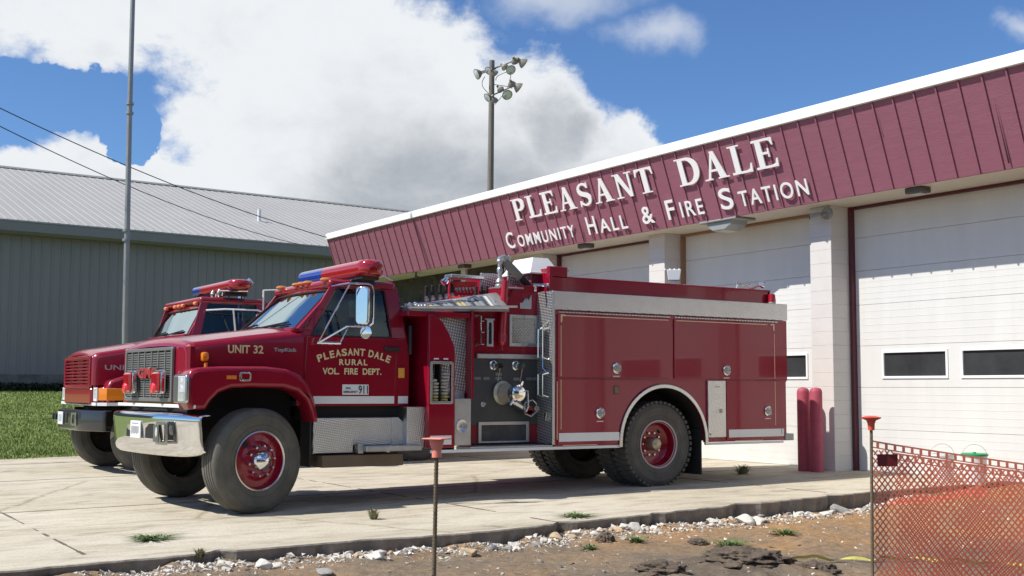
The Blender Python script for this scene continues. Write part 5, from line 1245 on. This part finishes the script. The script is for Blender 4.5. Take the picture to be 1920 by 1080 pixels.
hood(t2, X2, 4.13, 5.58, .90, .98, 1.80, 2.06, 1.74, 1.99, 1.28, red2, nose=.12)
b = B()
for s in (-1, 1):
    f = [(4.28, 1.0), (4.26, 1.22), (4.32, 1.34), (4.55, 1.42), (4.9, 1.44), (5.15, 1.40), (5.32, 1.25), (5.42, 1.0), (5.37, 1.0), (5.27, 1.16), (5.1, 1.24), (4.8, 1.27), (4.55, 1.22), (4.42, 1.1), (4.38, 1.0)]
    b.plate([f], .34, onx(X2+s*1.02, s), bev=.04, res=3)
b.done('fender', red2, t2, ang=50)
b = B(); b.box(X2-.80, X2+.86, 4.12, 4.22, 1.0, 1.24, bev=.02); b.box(X2-.88, X2+.88, 4.16, 4.24, 1.2, 1.72, bev=.02); b.box(X2-1.12, X2+1.12, 4.22, 4.36, 1.0, 1.25, bev=.03); b.done('nose_panel', red2, t2)
b = B(); b.plate([rrect(X2-.82, X2+.84, 1.23, 1.71, .05), rrect(X2-.75, X2+.77, 1.27, 1.67, .03)], .05, ony(4.13), bev=.012); g2 = b.done('grille', red2, t2)
b = B()
for i in range(9): z = 1.275+.385*i/8; b.box(X2-.78, X2+.80, 4.115, 4.17, z-.013, z+.013, bev=.005)
for x in (-.3, .28): b.box(X2+x-.012, X2+x+.012, 4.13, 4.165, 1.26, 1.68)
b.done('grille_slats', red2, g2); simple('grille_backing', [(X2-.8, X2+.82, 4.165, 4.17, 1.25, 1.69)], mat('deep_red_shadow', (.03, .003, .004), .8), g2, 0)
for s in (-1, 1):
    xa, xb = (X2+.90, X2+1.07) if s > 0 else (X2-1.10, X2-.84)
    b = B(); b.box(xa, xb, 4.17, 4.25, 1.06, 1.235, bev=.01); h = b.done('headlight', lens, t2); b = B(); b.plate([rect(xa-.01, xb+.01, 1.05, 1.245), rect(xa+.015, xb-.015, 1.075, 1.22)], .02, ony(4.168), bev=.003); b.done('headlight_bezel', whitebx, h)
b = B(); b.plate([[(X2+1.08, 4.18), (X2+1.20, 4.27), (X2+1.215, 4.50), (X2+1.14, 4.50), (X2+1.07, 4.26)]], .175, lambda u, v, w: (u, v, 1.15+w), bev=.01); b.done('turn_signal', amber, t2)
b = B(); b.box(X2-1.13, X2+1.09, 4.145, 4.165, .985, 1.03, bev=.003); b.plate([[(X2+1.10, 4.165), (X2+1.215, 4.27), (X2+1.225, 4.56), (X2+1.20, 4.56), (X2+1.09, 4.2)]], .045, lambda u, v, w: (u, v, 1.008+w)); b.done('white_strip', white, t2)
b = B()
def b2f(u, v):
    u = 2*u-1; x = X2+1.24*u; y = 4.0+.30*max(0, abs(u)-.45)**1.6*2.2; pr = [(.08, .90), (.01, .895), (0, .87), (0, .62), (.02, .60), (.09, .60)]; k = v*5; i = min(int(k), 4); f = k-i
    return (x, y+pr[i][0]+(pr[i+1][0]-pr[i][0])*f, pr[i][1]+(pr[i+1][1]-pr[i][1])*f+.02)
b.grid(b2f, 40, 10); bo2 = b.done('bumper', mat('black_bumper_paint', (.022, .022, .023), .3, coat=.4), t2, ang=50); sm_ = bo2.modifiers.new('s', 'SOLIDIFY'); sm_.thickness = .015
b = B()
for x in (-1.0, -.82): b.cyl((X2+x, 3.998, .80), (X2+x, 4.06, .80), .05, n=12)
b.box(X2-.10, X2+.02, 3.992, 4.01, .72, .86); b.done('tow_hole', dark, bo2)
b = B(); b.box(X2-.52, X2-.20, 3.975, 3.99, .69, .88, bev=.004); lp2 = b.done('license_plate', white, t2)
b = B(); b.box(X2-.46, X2-.26, 3.972, 3.976, .74, .84); b.done('plate_characters', mat('plate_blue', (.35, .45, .55), .5), lp2)
b = B(); b.plate([rrect(X2+.33, X2+.62, .69, .88, .01), rrect(X2+.38, X2+.57, .72, .85, .01)], .02, ony(3.99), bev=.004); b.done('lamp_pocket', steel, t2)
b = B(); b.text('UNIT', (4.30, 4.68, 1.50, 1.575), lambda u, v, w: (X2+.905+.055*(u-4.13)+.004+w, u, v), .003, .02); b.done('unit_lettering', silver, t2, ang=30)
cabQ = dict(hb=.97, ht=.90, yb=5.50, yt=5.72, zb=2.05, zt=2.46, bow=.06, yr=6.75, zl=1.05, belt=2.02, roof=2.63, hs=.985, yf=5.50, win=(5.68, 5.80), winr=6.6, pw=.06)
cab(t2, X2, cabQ, red2)
b = B(); b.plate([rrect(5.42, 5.7, X2-.96, X2+.96, .04)], .05, lambda u, v, w: (v, u-.05*(1-((v-X2)/.93)**2), 2.03+w), bev=.015); b.done('cowl', red2, t2)
b = B()
for x in (-.80, -.30, -.1, .1, .72): b.box(X2+x-.05, X2+x+.05, 5.64, 5.70, 2.51, 2.56, bev=.012)
b.done('clearance_light', mat('orange_marker_roof', (.75, .24, .10), .4), t2)
lightbar(t2, X2-.80, X2+1.28, 6.22, 2.82, .36, .17, X2-.25)
b = B()
for x in (.55, .85): b.lathe([(.03, 0), (.045, .02), (.05, .07), (.02, .12)], (X2+x, 6.0, 2.64), (0, 0, 1), 14)
b.tube([(X2+.9, 5.95, 2.73), (X2+1.25, 6.3, 2.72)], .014, 6); b.done('air_horn', chrome, t2)
b = B(); b.tube([(X2-.98, 7.0, 1.2), (X2-.98, 7.0, 2.9), (X2-.94, 7.06, 3.0), (X2-.88, 7.14, 3.08)], .06, 14); b.done('exhaust_stack', chrome, t2)
XM2 = X2+1.10; b = B(); b.tube([(XM2-.12, 5.75, 2.42), (XM2, 6.0, 2.44), (XM2+.06, 6.5, 2.44), (XM2+.08, 6.62, 2.40)], .014, 6); b.tube([(XM2+.04, 6.12, 2.44), (XM2-.05, 6.2, 2.05)], .014, 6); b.tube([(XM2+.08, 6.58, 2.75), (XM2+.08, 6.58, 2.35)], .014, 6); b.tube([(XM2+.08, 6.58, 2.75), (XM2+.1, 6.95, 2.78), (XM2+.1, 6.95, 2.5)], .012, 6)
mb2 = b.done('mirror_bracket', whitebx, t2); b = B(); b.box(XM2+.02, XM2+.06, 6.48, 6.62, 2.05, 2.38, bev=.01); b.done('mirror', chrome, mb2)
b = B(); b.box(X2-1.15, X2+1.12, 7.0, 11.7, .95, 2.25, bev=.03); b.box(X2-1.1, X2+1.05, 7.3, 11.5, 2.25, 2.42, bev=.02); b.done('body', red2, t2)
b = B(); b.box(X2+1.121, X2+1.135, 7.2, 11.5, 1.0, 1.2); b.done('reflector_strip', white, t2)
b = B(); b.box(X2+.6, X2+1.05, 10.05, 10.07, .2, .9); b.done('mud_flap', black, t2)

# ================================================================ FOREGROUND
def weed(name, x, y, z, r, h, n, m, lab, cat='weed', spread=1.0, seed=1):
    random.seed(seed); b = B()
    for i in range(n):
        a = random.random()*6.283; rr = r*random.random()**.7; px, py = x+math.cos(a)*rr*.35, y+math.sin(a)*rr*.35; l = h*(.5+.6*random.random())
        ox, oy = math.cos(a)*rr*spread, math.sin(a)*rr*spread; w = .0035+.004*random.random(); ca, sa = -math.sin(a)*w, math.cos(a)*w
        P0 = Vector((px, py, z-.01)); P1 = Vector((px+ox*.4, py+oy*.4, z+l*.65)); P2 = Vector((px+ox, py+oy, z+l*(.75+.3*random.random())))
        s = Vector((ca, sa, 0)); V = [b._v(P0-s), b._v(P0+s), b._v(P1+s), b._v(P1-s), b._v(P2)]; b.bm.faces.new((V[0], V[1], V[2], V[3])); b.bm.faces.new((V[3], V[2], V[4]))
        if random.random() < .6:
            for k in range(3):
                q = P0.lerp(P1, random.random()); d = Vector((random.gauss(0, 1), random.gauss(0, 1), random.gauss(.4, .6))).normalized()*.025; e = Vector((random.gauss(0, 1), random.gauss(0, 1), 0)).normalized()*.007
                V = [b._v(q), b._v(q+d*.5+e), b._v(q+d), b._v(q+d*.5-e)]; b.bm.faces.new(V)
    tag(b.done(name, m, smooth=False, norm=False), lab, cat)
green = mat('weed_green', (.07, .13, .03), .7, col2=(.13, .19, .06), vs=20); dry = mat('weed_dry', (.30, .26, .15), .9, col2=(.16, .18, .08), vs=12)
weed('weed', -10.01, 2.87, gz(2.87), .20, .04, 150, green, 'flat green weed spreading over the slab in front of the fire engine', spread=1.3, seed=1)
weed('weed', -10.28, 5.05, gz(5.05), .08, .12, 60, dry, 'small dry tuft growing in the shadow edge beside the front wheel', seed=2)
weed('weed', -9.35, 6.76, gz(6.7), .18, .035, 130, green, 'low green weed on the slab behind the pink capped stake', spread=1.4, seed=3)
weed('weed', -12.32, 11.79, gz(11.8), .16, .14, 110, dry, 'dry tumbled weed on the concrete under the tail of the fire engine', seed=4)
weed('weed', -8.98, 2.95, gz(2.9)-.02, .06, .07, 40, dry, 'dry tuft in the notch of the broken slab edge', seed=5)
for i, (x, y, r, h, n, lab) in enumerate(((-7.75, 7.25, .22, .06, 120, 'largest green weed patch growing in the bare soil'), (-7.0, 6.45, .16, .05, 70, 'small weed patch just left of the dark spoil heap'), (-8.35, 6.7, .14, .05, 60, 'sparse green weed by the dark clod in the soil'), (-7.9, 8.1, .18, .05, 70, 'thin green weed patch in the soil nearest the orange net'), (-8.3, 6.15, .12, .05, 50, 'sparse green weed left of the dark clod in the soil'))):
    weed('weed', x, y, dz(x, y), r, h, n, green, lab, seed=20+i)
# lumps of broken concrete and stones along the edge
chm = mat('broken_concrete', (.58, .55, .49), .9, var=.22, vs=9, bump=.7, bs=25); chm2 = mat('buff_rubble', (.44, .33, .21), .9, var=.2, vs=9, bump=.7, bs=25); chm3 = mat('grey_rubble', (.27, .26, .245), .9, var=.3, vs=9, bump=.7, bs=25)
def rock(x, y, z, s, seed, sc=(1, 1, .65)):
    random.seed(seed); bm = bmesh.new()
    for i in range(15):
        v = Vector((random.gauss(0, 1), random.gauss(0, 1), random.gauss(0, 1))).normalized()*random.uniform(.75, 1.0)
        bm.verts.new((v.x*s*sc[0], v.y*s*sc[1], v.z*s*sc[2]))
    bmesh.ops.convex_hull(bm, input=bm.verts); bmesh.ops.bevel(bm, geom=bm.edges[:], offset=s*.05, affect='EDGES')
    b = B(); b.bm.free(); b.bm = bm; bmesh.ops.translate(bm, verts=bm.verts, vec=(x, y, z)); return b
random.seed(40)
big = [(-8.47, 4.17, .10, 1, chm, (1.5, .8, .5), 'long pale slab chunk lying apart in the soil, nearest the viewer'), (-8.46, 5.03, .11, 2, chm2, (1.1, .8, .7), 'buff rounded stone alone in the soil just right of the pink capped stake'),
       (-8.95, 6.22, .10, 3, chm2, (1.3, .8, .6), 'buff block of rubble against the slab edge'), (-8.95, 7.15, .10, 4, chm, (1, 1, .8), 'large white chunk standing on edge under the slab'),
       (-8.98, 8.62, .13, 5, chm, (1.2, .8, .7), 'largest white chunk of the heap beside the slab near the orange net'), (-9.0, 8.85, .11, 6, chm, (1.2, .9, .6), 'white chunk leaning on its bigger neighbour beside the slab'),
       (-9.28, 10.35, .13, 7, chm3, (1.2, .9, .8), 'grey chunk on top of the slab edge just left of the orange net'), (-8.7, 3.35, .09, 8, chm, (1, 1, .8), 'white chunk below the notch in the slab edge'), (-8.15, 3.6, .09, 9, chm3, (1.6, .8, .5), 'flat grey chunk at the bottom of the photo')]
for x, y, s, sd_, m, sc_, lab in big:
    o = rock(x, y, dz(x, y)+s*.12, s, sd_, sc_).done('concrete_chunk', m, ang=30); tag(o, lab, 'rubble', 'broken concrete chunks by the slab')
random.seed(77); BULK = []
for i in range(110):
    y = random.uniform(2.6, 11.5); x = edge_x(y)+.06+abs(random.gauss(0, .13)); s = .028+.046*random.random()**1.6
    x += .05 if y < 6 else 0
    mm = random.choice((chm, chm, chm, chm3, chm2)); o = rock(x, y, dz(x, y)+s*.12, s, 100+i, (random.uniform(.8, 1.4), random.uniform(.8, 1.3), random.uniform(.5, .8))).done('concrete_chunk', mm, ang=30)
    tag(o, '%s %s of concrete by the slab edge, %s' % (('pebble sized', 'small', 'fist sized')[int((s-.028)/.0157)], {chm: 'white chunk', chm3: 'grey chunk', chm2: 'buff chunk'}[mm],
        'before the front wheel' if y < 4.2 else 'left of the pink capped stake' if y < 5.0 else 'right of the pink capped stake' if y < 6.4 else 'before the pump panel' if y < 7.8 else 'before the compartment doors' if y < 9.3 else 'before the bollards' if y < 10.6 else 'behind the orange net'), 'rubble', 'small rubble along the slab edge'); random.seed(900+i)
random.seed(5); b = B()
for i in range(6500):
    if random.random() < .86: y = random.uniform(2, 12); x = edge_x(y)+.05+abs(random.gauss(0, .22))
    else: x = random.uniform(-9.3, -5.8); y = random.uniform(2.5, 11)
    if x < edge_x(y)+.02: continue
    s = .004+.016*random.random()**2; z = dz(x, y)+s*.3; p = Vector((x, y, z)); V = [b._v(p+Vector((random.gauss(0, 1), random.gauss(0, 1), random.gauss(0, .7)))*s) for _ in range(4)]
    for f in ((0, 1, 2), (0, 2, 3), (0, 3, 1), (1, 3, 2)): b.bm.faces.new([V[k] for k in f])
tag(b.done('gravel', chm, smooth=False), 'small gravel and concrete crumbs scattered over the soil', 'gravel', kind='stuff')
clodm = mat('dark_topsoil', (.11, .082, .058), .95, var=.4, vs=14, bump=1.0, bs=45)
def clod(x, y, r, h, sd_, lab):
    b = B(); bmesh.ops.create_icosphere(b.bm, subdivisions=5, radius=1, matrix=Matrix.Identity(4)); z = dz(x, y); off = Vector((sd_*3.1, sd_, 0))
    for v in b.bm.verts:
        n_ = v.co.copy(); k = 1+.30*mnoise.noise(n_*2+off)+.20*mnoise.noise(n_*5+off)+.13*mnoise.noise(n_*10+off)+.08*mnoise.noise(n_*22+off); v.co = Vector((x+n_.x*r*k, y+n_.y*r*.8*k, z+n_.z*h*k))
    tag(b.done('soil_clod', clodm, ang=180), lab, 'soil')
clod(-6.62, 6.35, .34, .08, 1, 'largest dark spoil heap at the bottom of the photo near the net')
clod(-6.42, 6.85, .2, .07, 2, 'dark soil lump on the right end of the largest spoil heap')
clod(-6.70, 5.60, .2, .06, 3, 'dark soil lump just left of the largest spoil heap')
clod(-8.5, 6.47, .09, .07, 4, 'small dark clod alone on the orange soil')
clod(-8.05, 7.15, .10, .04, 6, 'small dark clod behind the weeds')

# rebar stakes with plastic caps
rebar = mat('rusty_rebar', (.19, .14, .085), .8, var=.3, vs=30, bump=.6, bs=120, stretch=(1, 1, 3))
pinkc = mat('faded_orange_plastic', (.80, .25, .19), .5, var=.05); orc = mat('orange_red_plastic', (.75, .10, .06), .45, var=.06)
s1 = thing('rebar_stake', 'rusty rebar stake with a square faded pink safety cap before the pumper', 'stake', (-4.40, 2.45, -.15))
b = B(); p0, p1 = Vector((-4.385, 2.427, -.3)), Vector((-4.325, 2.412, 1.0)); b.cyl(p0, p1, .0085, n=10)
for i in range(90): t = i/90; p = p0.lerp(p1, t); b.cyl(p, p+Vector((0, 0, .004)), .0103, n=8)
b.done('rebar', rebar, s1)
b = B(); c = Vector((-4.325, 2.412, .965)); b.lathe([(.0, .072), (.024, .072), (.034, .076)], c, (0, 0, 1), 4) if False else None
b.lathe([(.0, 0), (.020, 0), (.020, .034), (.0225, .036), (.030, .066), (.032, .074), (0, .074)], c, (0, 0, 1), 18)
b.box(c.x-.046, c.x+.046, c.y-.046, c.y+.046, c.z+.074, c.z+.080, bev=.002, rot=Matrix.Rotation(.55, 3, 'Z'))
b.done('safety_cap', pinkc, s1)
s2 = thing('rebar_stake', 'thin dark stake with a round flared orange cap holding the orange net', 'stake', (-3.37, 3.93, -.15))
b = B(); b.cyl((-3.375, 3.94, -.3), (-3.335, 3.92, 1.10), .0065, n=10); b.done('rebar', rebar, s2)
b = B(); b.lathe([(0, 0), (.0135, 0), (.0150, .028), (.020, .040), (.040, .049), (.042, .053), (.02, .058), (0, .059)], (-3.335, 3.92, 1.085), (0, 0, 1), 22); b.done('safety_cap', orc, s2)
# orange net
netm = mat('orange_safety_net', (.92, .27, .15), .55, var=.12, vs=4); t_ = netm.node_tree; pb = t_.nodes['Principled BSDF']
tl = t_.nodes.new('ShaderNodeBsdfTranslucent'); tl.inputs[0].default_value = (.90, .32, .22, 1); ms = t_.nodes.new('ShaderNodeMixShader'); ms.inputs[0].default_value = .5
t_.links.new(pb.outputs[0], ms.inputs[1]); t_.links.new(tl.outputs[0], ms.inputs[2]); t_.links.new(ms.outputs[0], t_.nodes['Material Output'].inputs[0])
N0, N1 = Vector((-3.355, 3.93, 0)), Vector((-2.55, 5.25, 0)); ND = N1-N0; NL = ND.length; NDn = ND.normalized(); NN = Vector((NDn.y, -NDn.x, 0))
def ntop(s): return 1.045-.215*(s/NL)**.92
def netp(s, z, back=0.0):
    p = N0+NDn*s+NN*(-back)+NN*(.03*math.sin(s*7+z*4)+.02*math.sin(z*9+s*3))*min(1, max(0, ntop(s)-z)*1.8); return Vector((p.x, p.y, z+.012*math.sin(s*9+2)*(1.05-z)*min(1, max(0, ntop(s)-z-.03)*4)))
def net(pitch, w, back, zb, dtop, ang, top, smin=.005):
    b = B()
    for sgn in (1, -1):
        k = pitch/math.sin(ang); i = -int(2.0/k)
        while i*k < NL+2.0:
            s0 = i*k; pts = []
            for j in range(61):
                z = zb+(1.06-zb)*j/60; s = s0+sgn*(z-zb)/math.tan(ang)
                if smin <= s <= NL and z < ntop(s)-dtop-.028: pts.append(netp(s, z, back))
            if len(pts) > 1:
                d = (NDn*math.sin(ang)*-sgn+Vector((0, 0, math.cos(ang))))*w/2
                pr = None
                for p in pts:
                    c = (b._v(p-d), b._v(p+d))
                    if pr: b.bm.faces.new((pr[0], c[0], c[1], pr[1]))
                    pr = c
            i += 1
    if top:
        n = int(NL/.012); pr = None
        for q in range(n+1):
            s = smin+(NL-smin)*q/n; zt = ntop(s)-dtop; c = [b._v(netp(s, zt, back)), b._v(netp(s, zt-.007, back)), b._v(netp(s, zt-.026, back)), b._v(netp(s, zt-.031, back))]
            if pr:
                b.bm.faces.new((pr[0], c[0], c[1], pr[1])); b.bm.faces.new((pr[2], c[2], c[3], pr[3]))
                if q % 3 == 0: b.bm.faces.new((pr[1], c[1], c[2], pr[2]))
            pr = c
    return b
nt_ = thing('safety_net', 'orange red plastic safety netting stretched from the capped stake across the lower right corner', 'net', (-3.355, 3.93, -.1))
net(.0195, .0062, 0, -.12, 0, R(52), True).done('mesh_layer', netm, nt_, smooth=False, norm=False)
net(.0205, .0040, .11, -.12, .035, R(47), True, .14).done('mesh_layer', netm, nt_, smooth=False, norm=False)
b = B()
for s in (.02,): 
    P_ = [netp(.03, .985, -.006), netp(.115, .985, -.006), netp(.115, .935, -.006), netp(.03, .935, -.006)]; Q_ = [p+NN*.003 for p in P_]
    b.faces(P_+Q_, [(0, 1, 2, 3), (7, 6, 5, 4), (0, 4, 5, 1), (1, 5, 6, 2), (2, 6, 7, 3), (3, 7, 4, 0)])
b.done('net_tag', mat('dark_red_tag', (.16, .01, .015), .5), nt_)
# buckets on the concrete before the right door
bk = mat('white_bucket_plastic', (.74, .75, .74), .4, trans=.0); gl_ = mat('green_lid', (.02, .30, .12), .4)
def bucket(x, y, lidm, lab, s=1.0):
    z = gz(y); t = thing('bucket', lab, 'bucket', (x, y, z), 'plastic buckets by the right door')
    b = B(); b.lathe([(0, 0), (.125*s, 0), (.148*s, .34*s), (.155*s, .34*s), (.155*s, .365*s), (.146*s, .365*s), (.122*s, .012), (0, .012)], (x, y, z), (0, 0, 1), 28); b.done('pail', bk, t)
    b = B(); c_, s_ = math.cos(.93), math.sin(.93); b.tube([(x+c_*.155*s*math.cos(a), y+s_*.155*s*math.cos(a), z+.345*s+.15*s*math.sin(a)) for a in [math.pi*i/16 for i in range(17)]], .0028, 5); b.done('handle', galv, t)
    if lidm:
        b = B(); b.lathe([(.150*s, .36*s), (.162*s, .352*s), (.164*s, .378*s), (.150*s, .386*s), (.14*s, .380*s), (0, .380*s)], (x, y, z), (0, 0, 1), 28); b.cyl((x, y, z+.38*s), (x, y, z+.40*s), .02); b.done('lid', lidm, t)
bucket(-9.40, 12.95, gl_, 'white bucket with a green lid and wire handle before the right door')
bucket(-9.84, 12.9, None, 'open white bucket with a wire handle left of the green lidded one', .98)
# orange traffic barrel and a crumpled heap of netting behind the net
ob = mat('orange_barrel_plastic', (.50, .12, .07), .6, var=.25, vs=8)
b = B(); x, y, z = -8.85, 11.2, -.1
random.seed(8)
b = B(); b.grid(lambda u, v: (-9.15+1.2*u, 10.9+.55*v+.3*u, dz(-9.15+1.2*u, 11.2)-.04+.30*(.20+.32*math.sin(u*3.1)**2*(.6+.4*math.sin(u*11)))*math.sin(math.pi*v)*(1+.5*mnoise.noise(Vector((u*6, v*5, 0))))+.05*mnoise.noise(Vector((u*17, v*14, 3)))), 60, 30)
tag(b.done('netting_heap', ob, ang=60), 'crumpled heap of orange netting lying on the soil behind the stretched net', 'netting')
# yellow caution ribbon on the ground
b = B(); pts = []
P0, P1 = Vector((-6.85, 7.0, 0)), Vector((-5.6, 8.9, 0)); prev = None
for i in range(80):
    t = i/79; p = P0.lerp(P1, t)+Vector((.06*math.sin(t*9), .05*math.sin(t*7), 0)); z = dz(p.x, p.y)+.015+.02*abs(math.sin(t*23)); a = math.sin(t*21)*1.2
    d = Vector((.5*math.cos(a), -.3*math.cos(a), math.sin(a)*.6+.2)).normalized()*.018; c = (b._v((p.x-d.x, p.y-d.y, z-d.z*.5)), b._v((p.x+d.x, p.y+d.y, z+d.z)))
    if prev: b.bm.faces.new((prev[0], c[0], c[1], prev[1]))
    prev = c
tag(b.done('caution_ribbon', mat('yellow_ribbon', (.55, .50, .12), .5), norm=False), 'thin yellow caution ribbon trailing over the soil into the orange net', 'ribbon')

# ---------------------------------------------------------------- across the street (seen only as reflections in the paint)
b = B(); random.seed(4)
for i in range(34):
    y = -24+i*3.6; b.ball((42+random.random()*4, y, 3.6+random.random()*1.5), 4.4+random.random()*1.6, (1, 1, 1.3), 8)
for v in b.bm.verts: v.co += Vector((mnoise.noise(v.co*.7), mnoise.noise(v.co*.7+Vector((9, 0, 0))), mnoise.noise(v.co*.7+Vector((0, 9, 0)))))*.9
tag(b.done('tree_row', darkgreen, ang=180), 'dark row of trees across the street behind the viewer', 'trees', kind='stuff')

# every countable piece an object of its own
NM = {'clearance_light': 'clearance_light', 'lug_nuts': 'lug_nut', 'fender': 'fender', 'reflector_strip': 'reflector_strip', 'knobs': 'knob', 'gauges': 'gauge', 'windshield_wiper': 'windshield_wiper', 'name_plates': 'name_plate',
      'label_strip': 'label_strip', 'lever_grip': 'lever_grip', 'lever_stem': 'lever_stem', 'gauge_marks': 'gauge_mark', 'discharge_cap': 'discharge_cap', 'panel_surround': 'panel_surround', 'wheel_well': 'wheel_well',
      'tow_opening': 'tow_opening', 'tow_hole': 'tow_hole', 'air_horn': 'air_horn', 'door_stripe': 'door_stripe', 'step_box': 'step_box', 'seats_and_dash': 'seat', 'siding_split': 'siding_split', 'stone_wall': 'stone_wall',
      'timber_cribbing': 'timber_cribbing', 'side_locker': 'side_locker', 'corner_handrails': 'corner_handrail', 'locker_lock': 'locker_lock', 'gold_pinstripe': 'gold_pinstripe', 'hinge': 'hinge', 'tail_step': 'tail_step', 'step': 'step', 'hose_nozzles': 'hose_nozzle',
      'light_bar': 'light_bar', 'deck_box': 'deck_box', 'ladder_end': 'ladder_end', 'tread_gusset': 'tread_gusset', 'nose_panel': 'nose_panel', 'overhead_door': 'overhead_door', 'inner_lens': 'inner_lens', 'folded_hose': 'folded_hose', 'wall': 'wall'}
for o in list(SC.objects):
    k = o.name.split('.')[0]
    if o.type == 'MESH' and o.parent and k in NM and k not in ('overhead_door', 'light_bar', 'wall') and len(o.data.vertices) < 20000:
        for q in islands(o, NM[k]): q.name = NM[k]
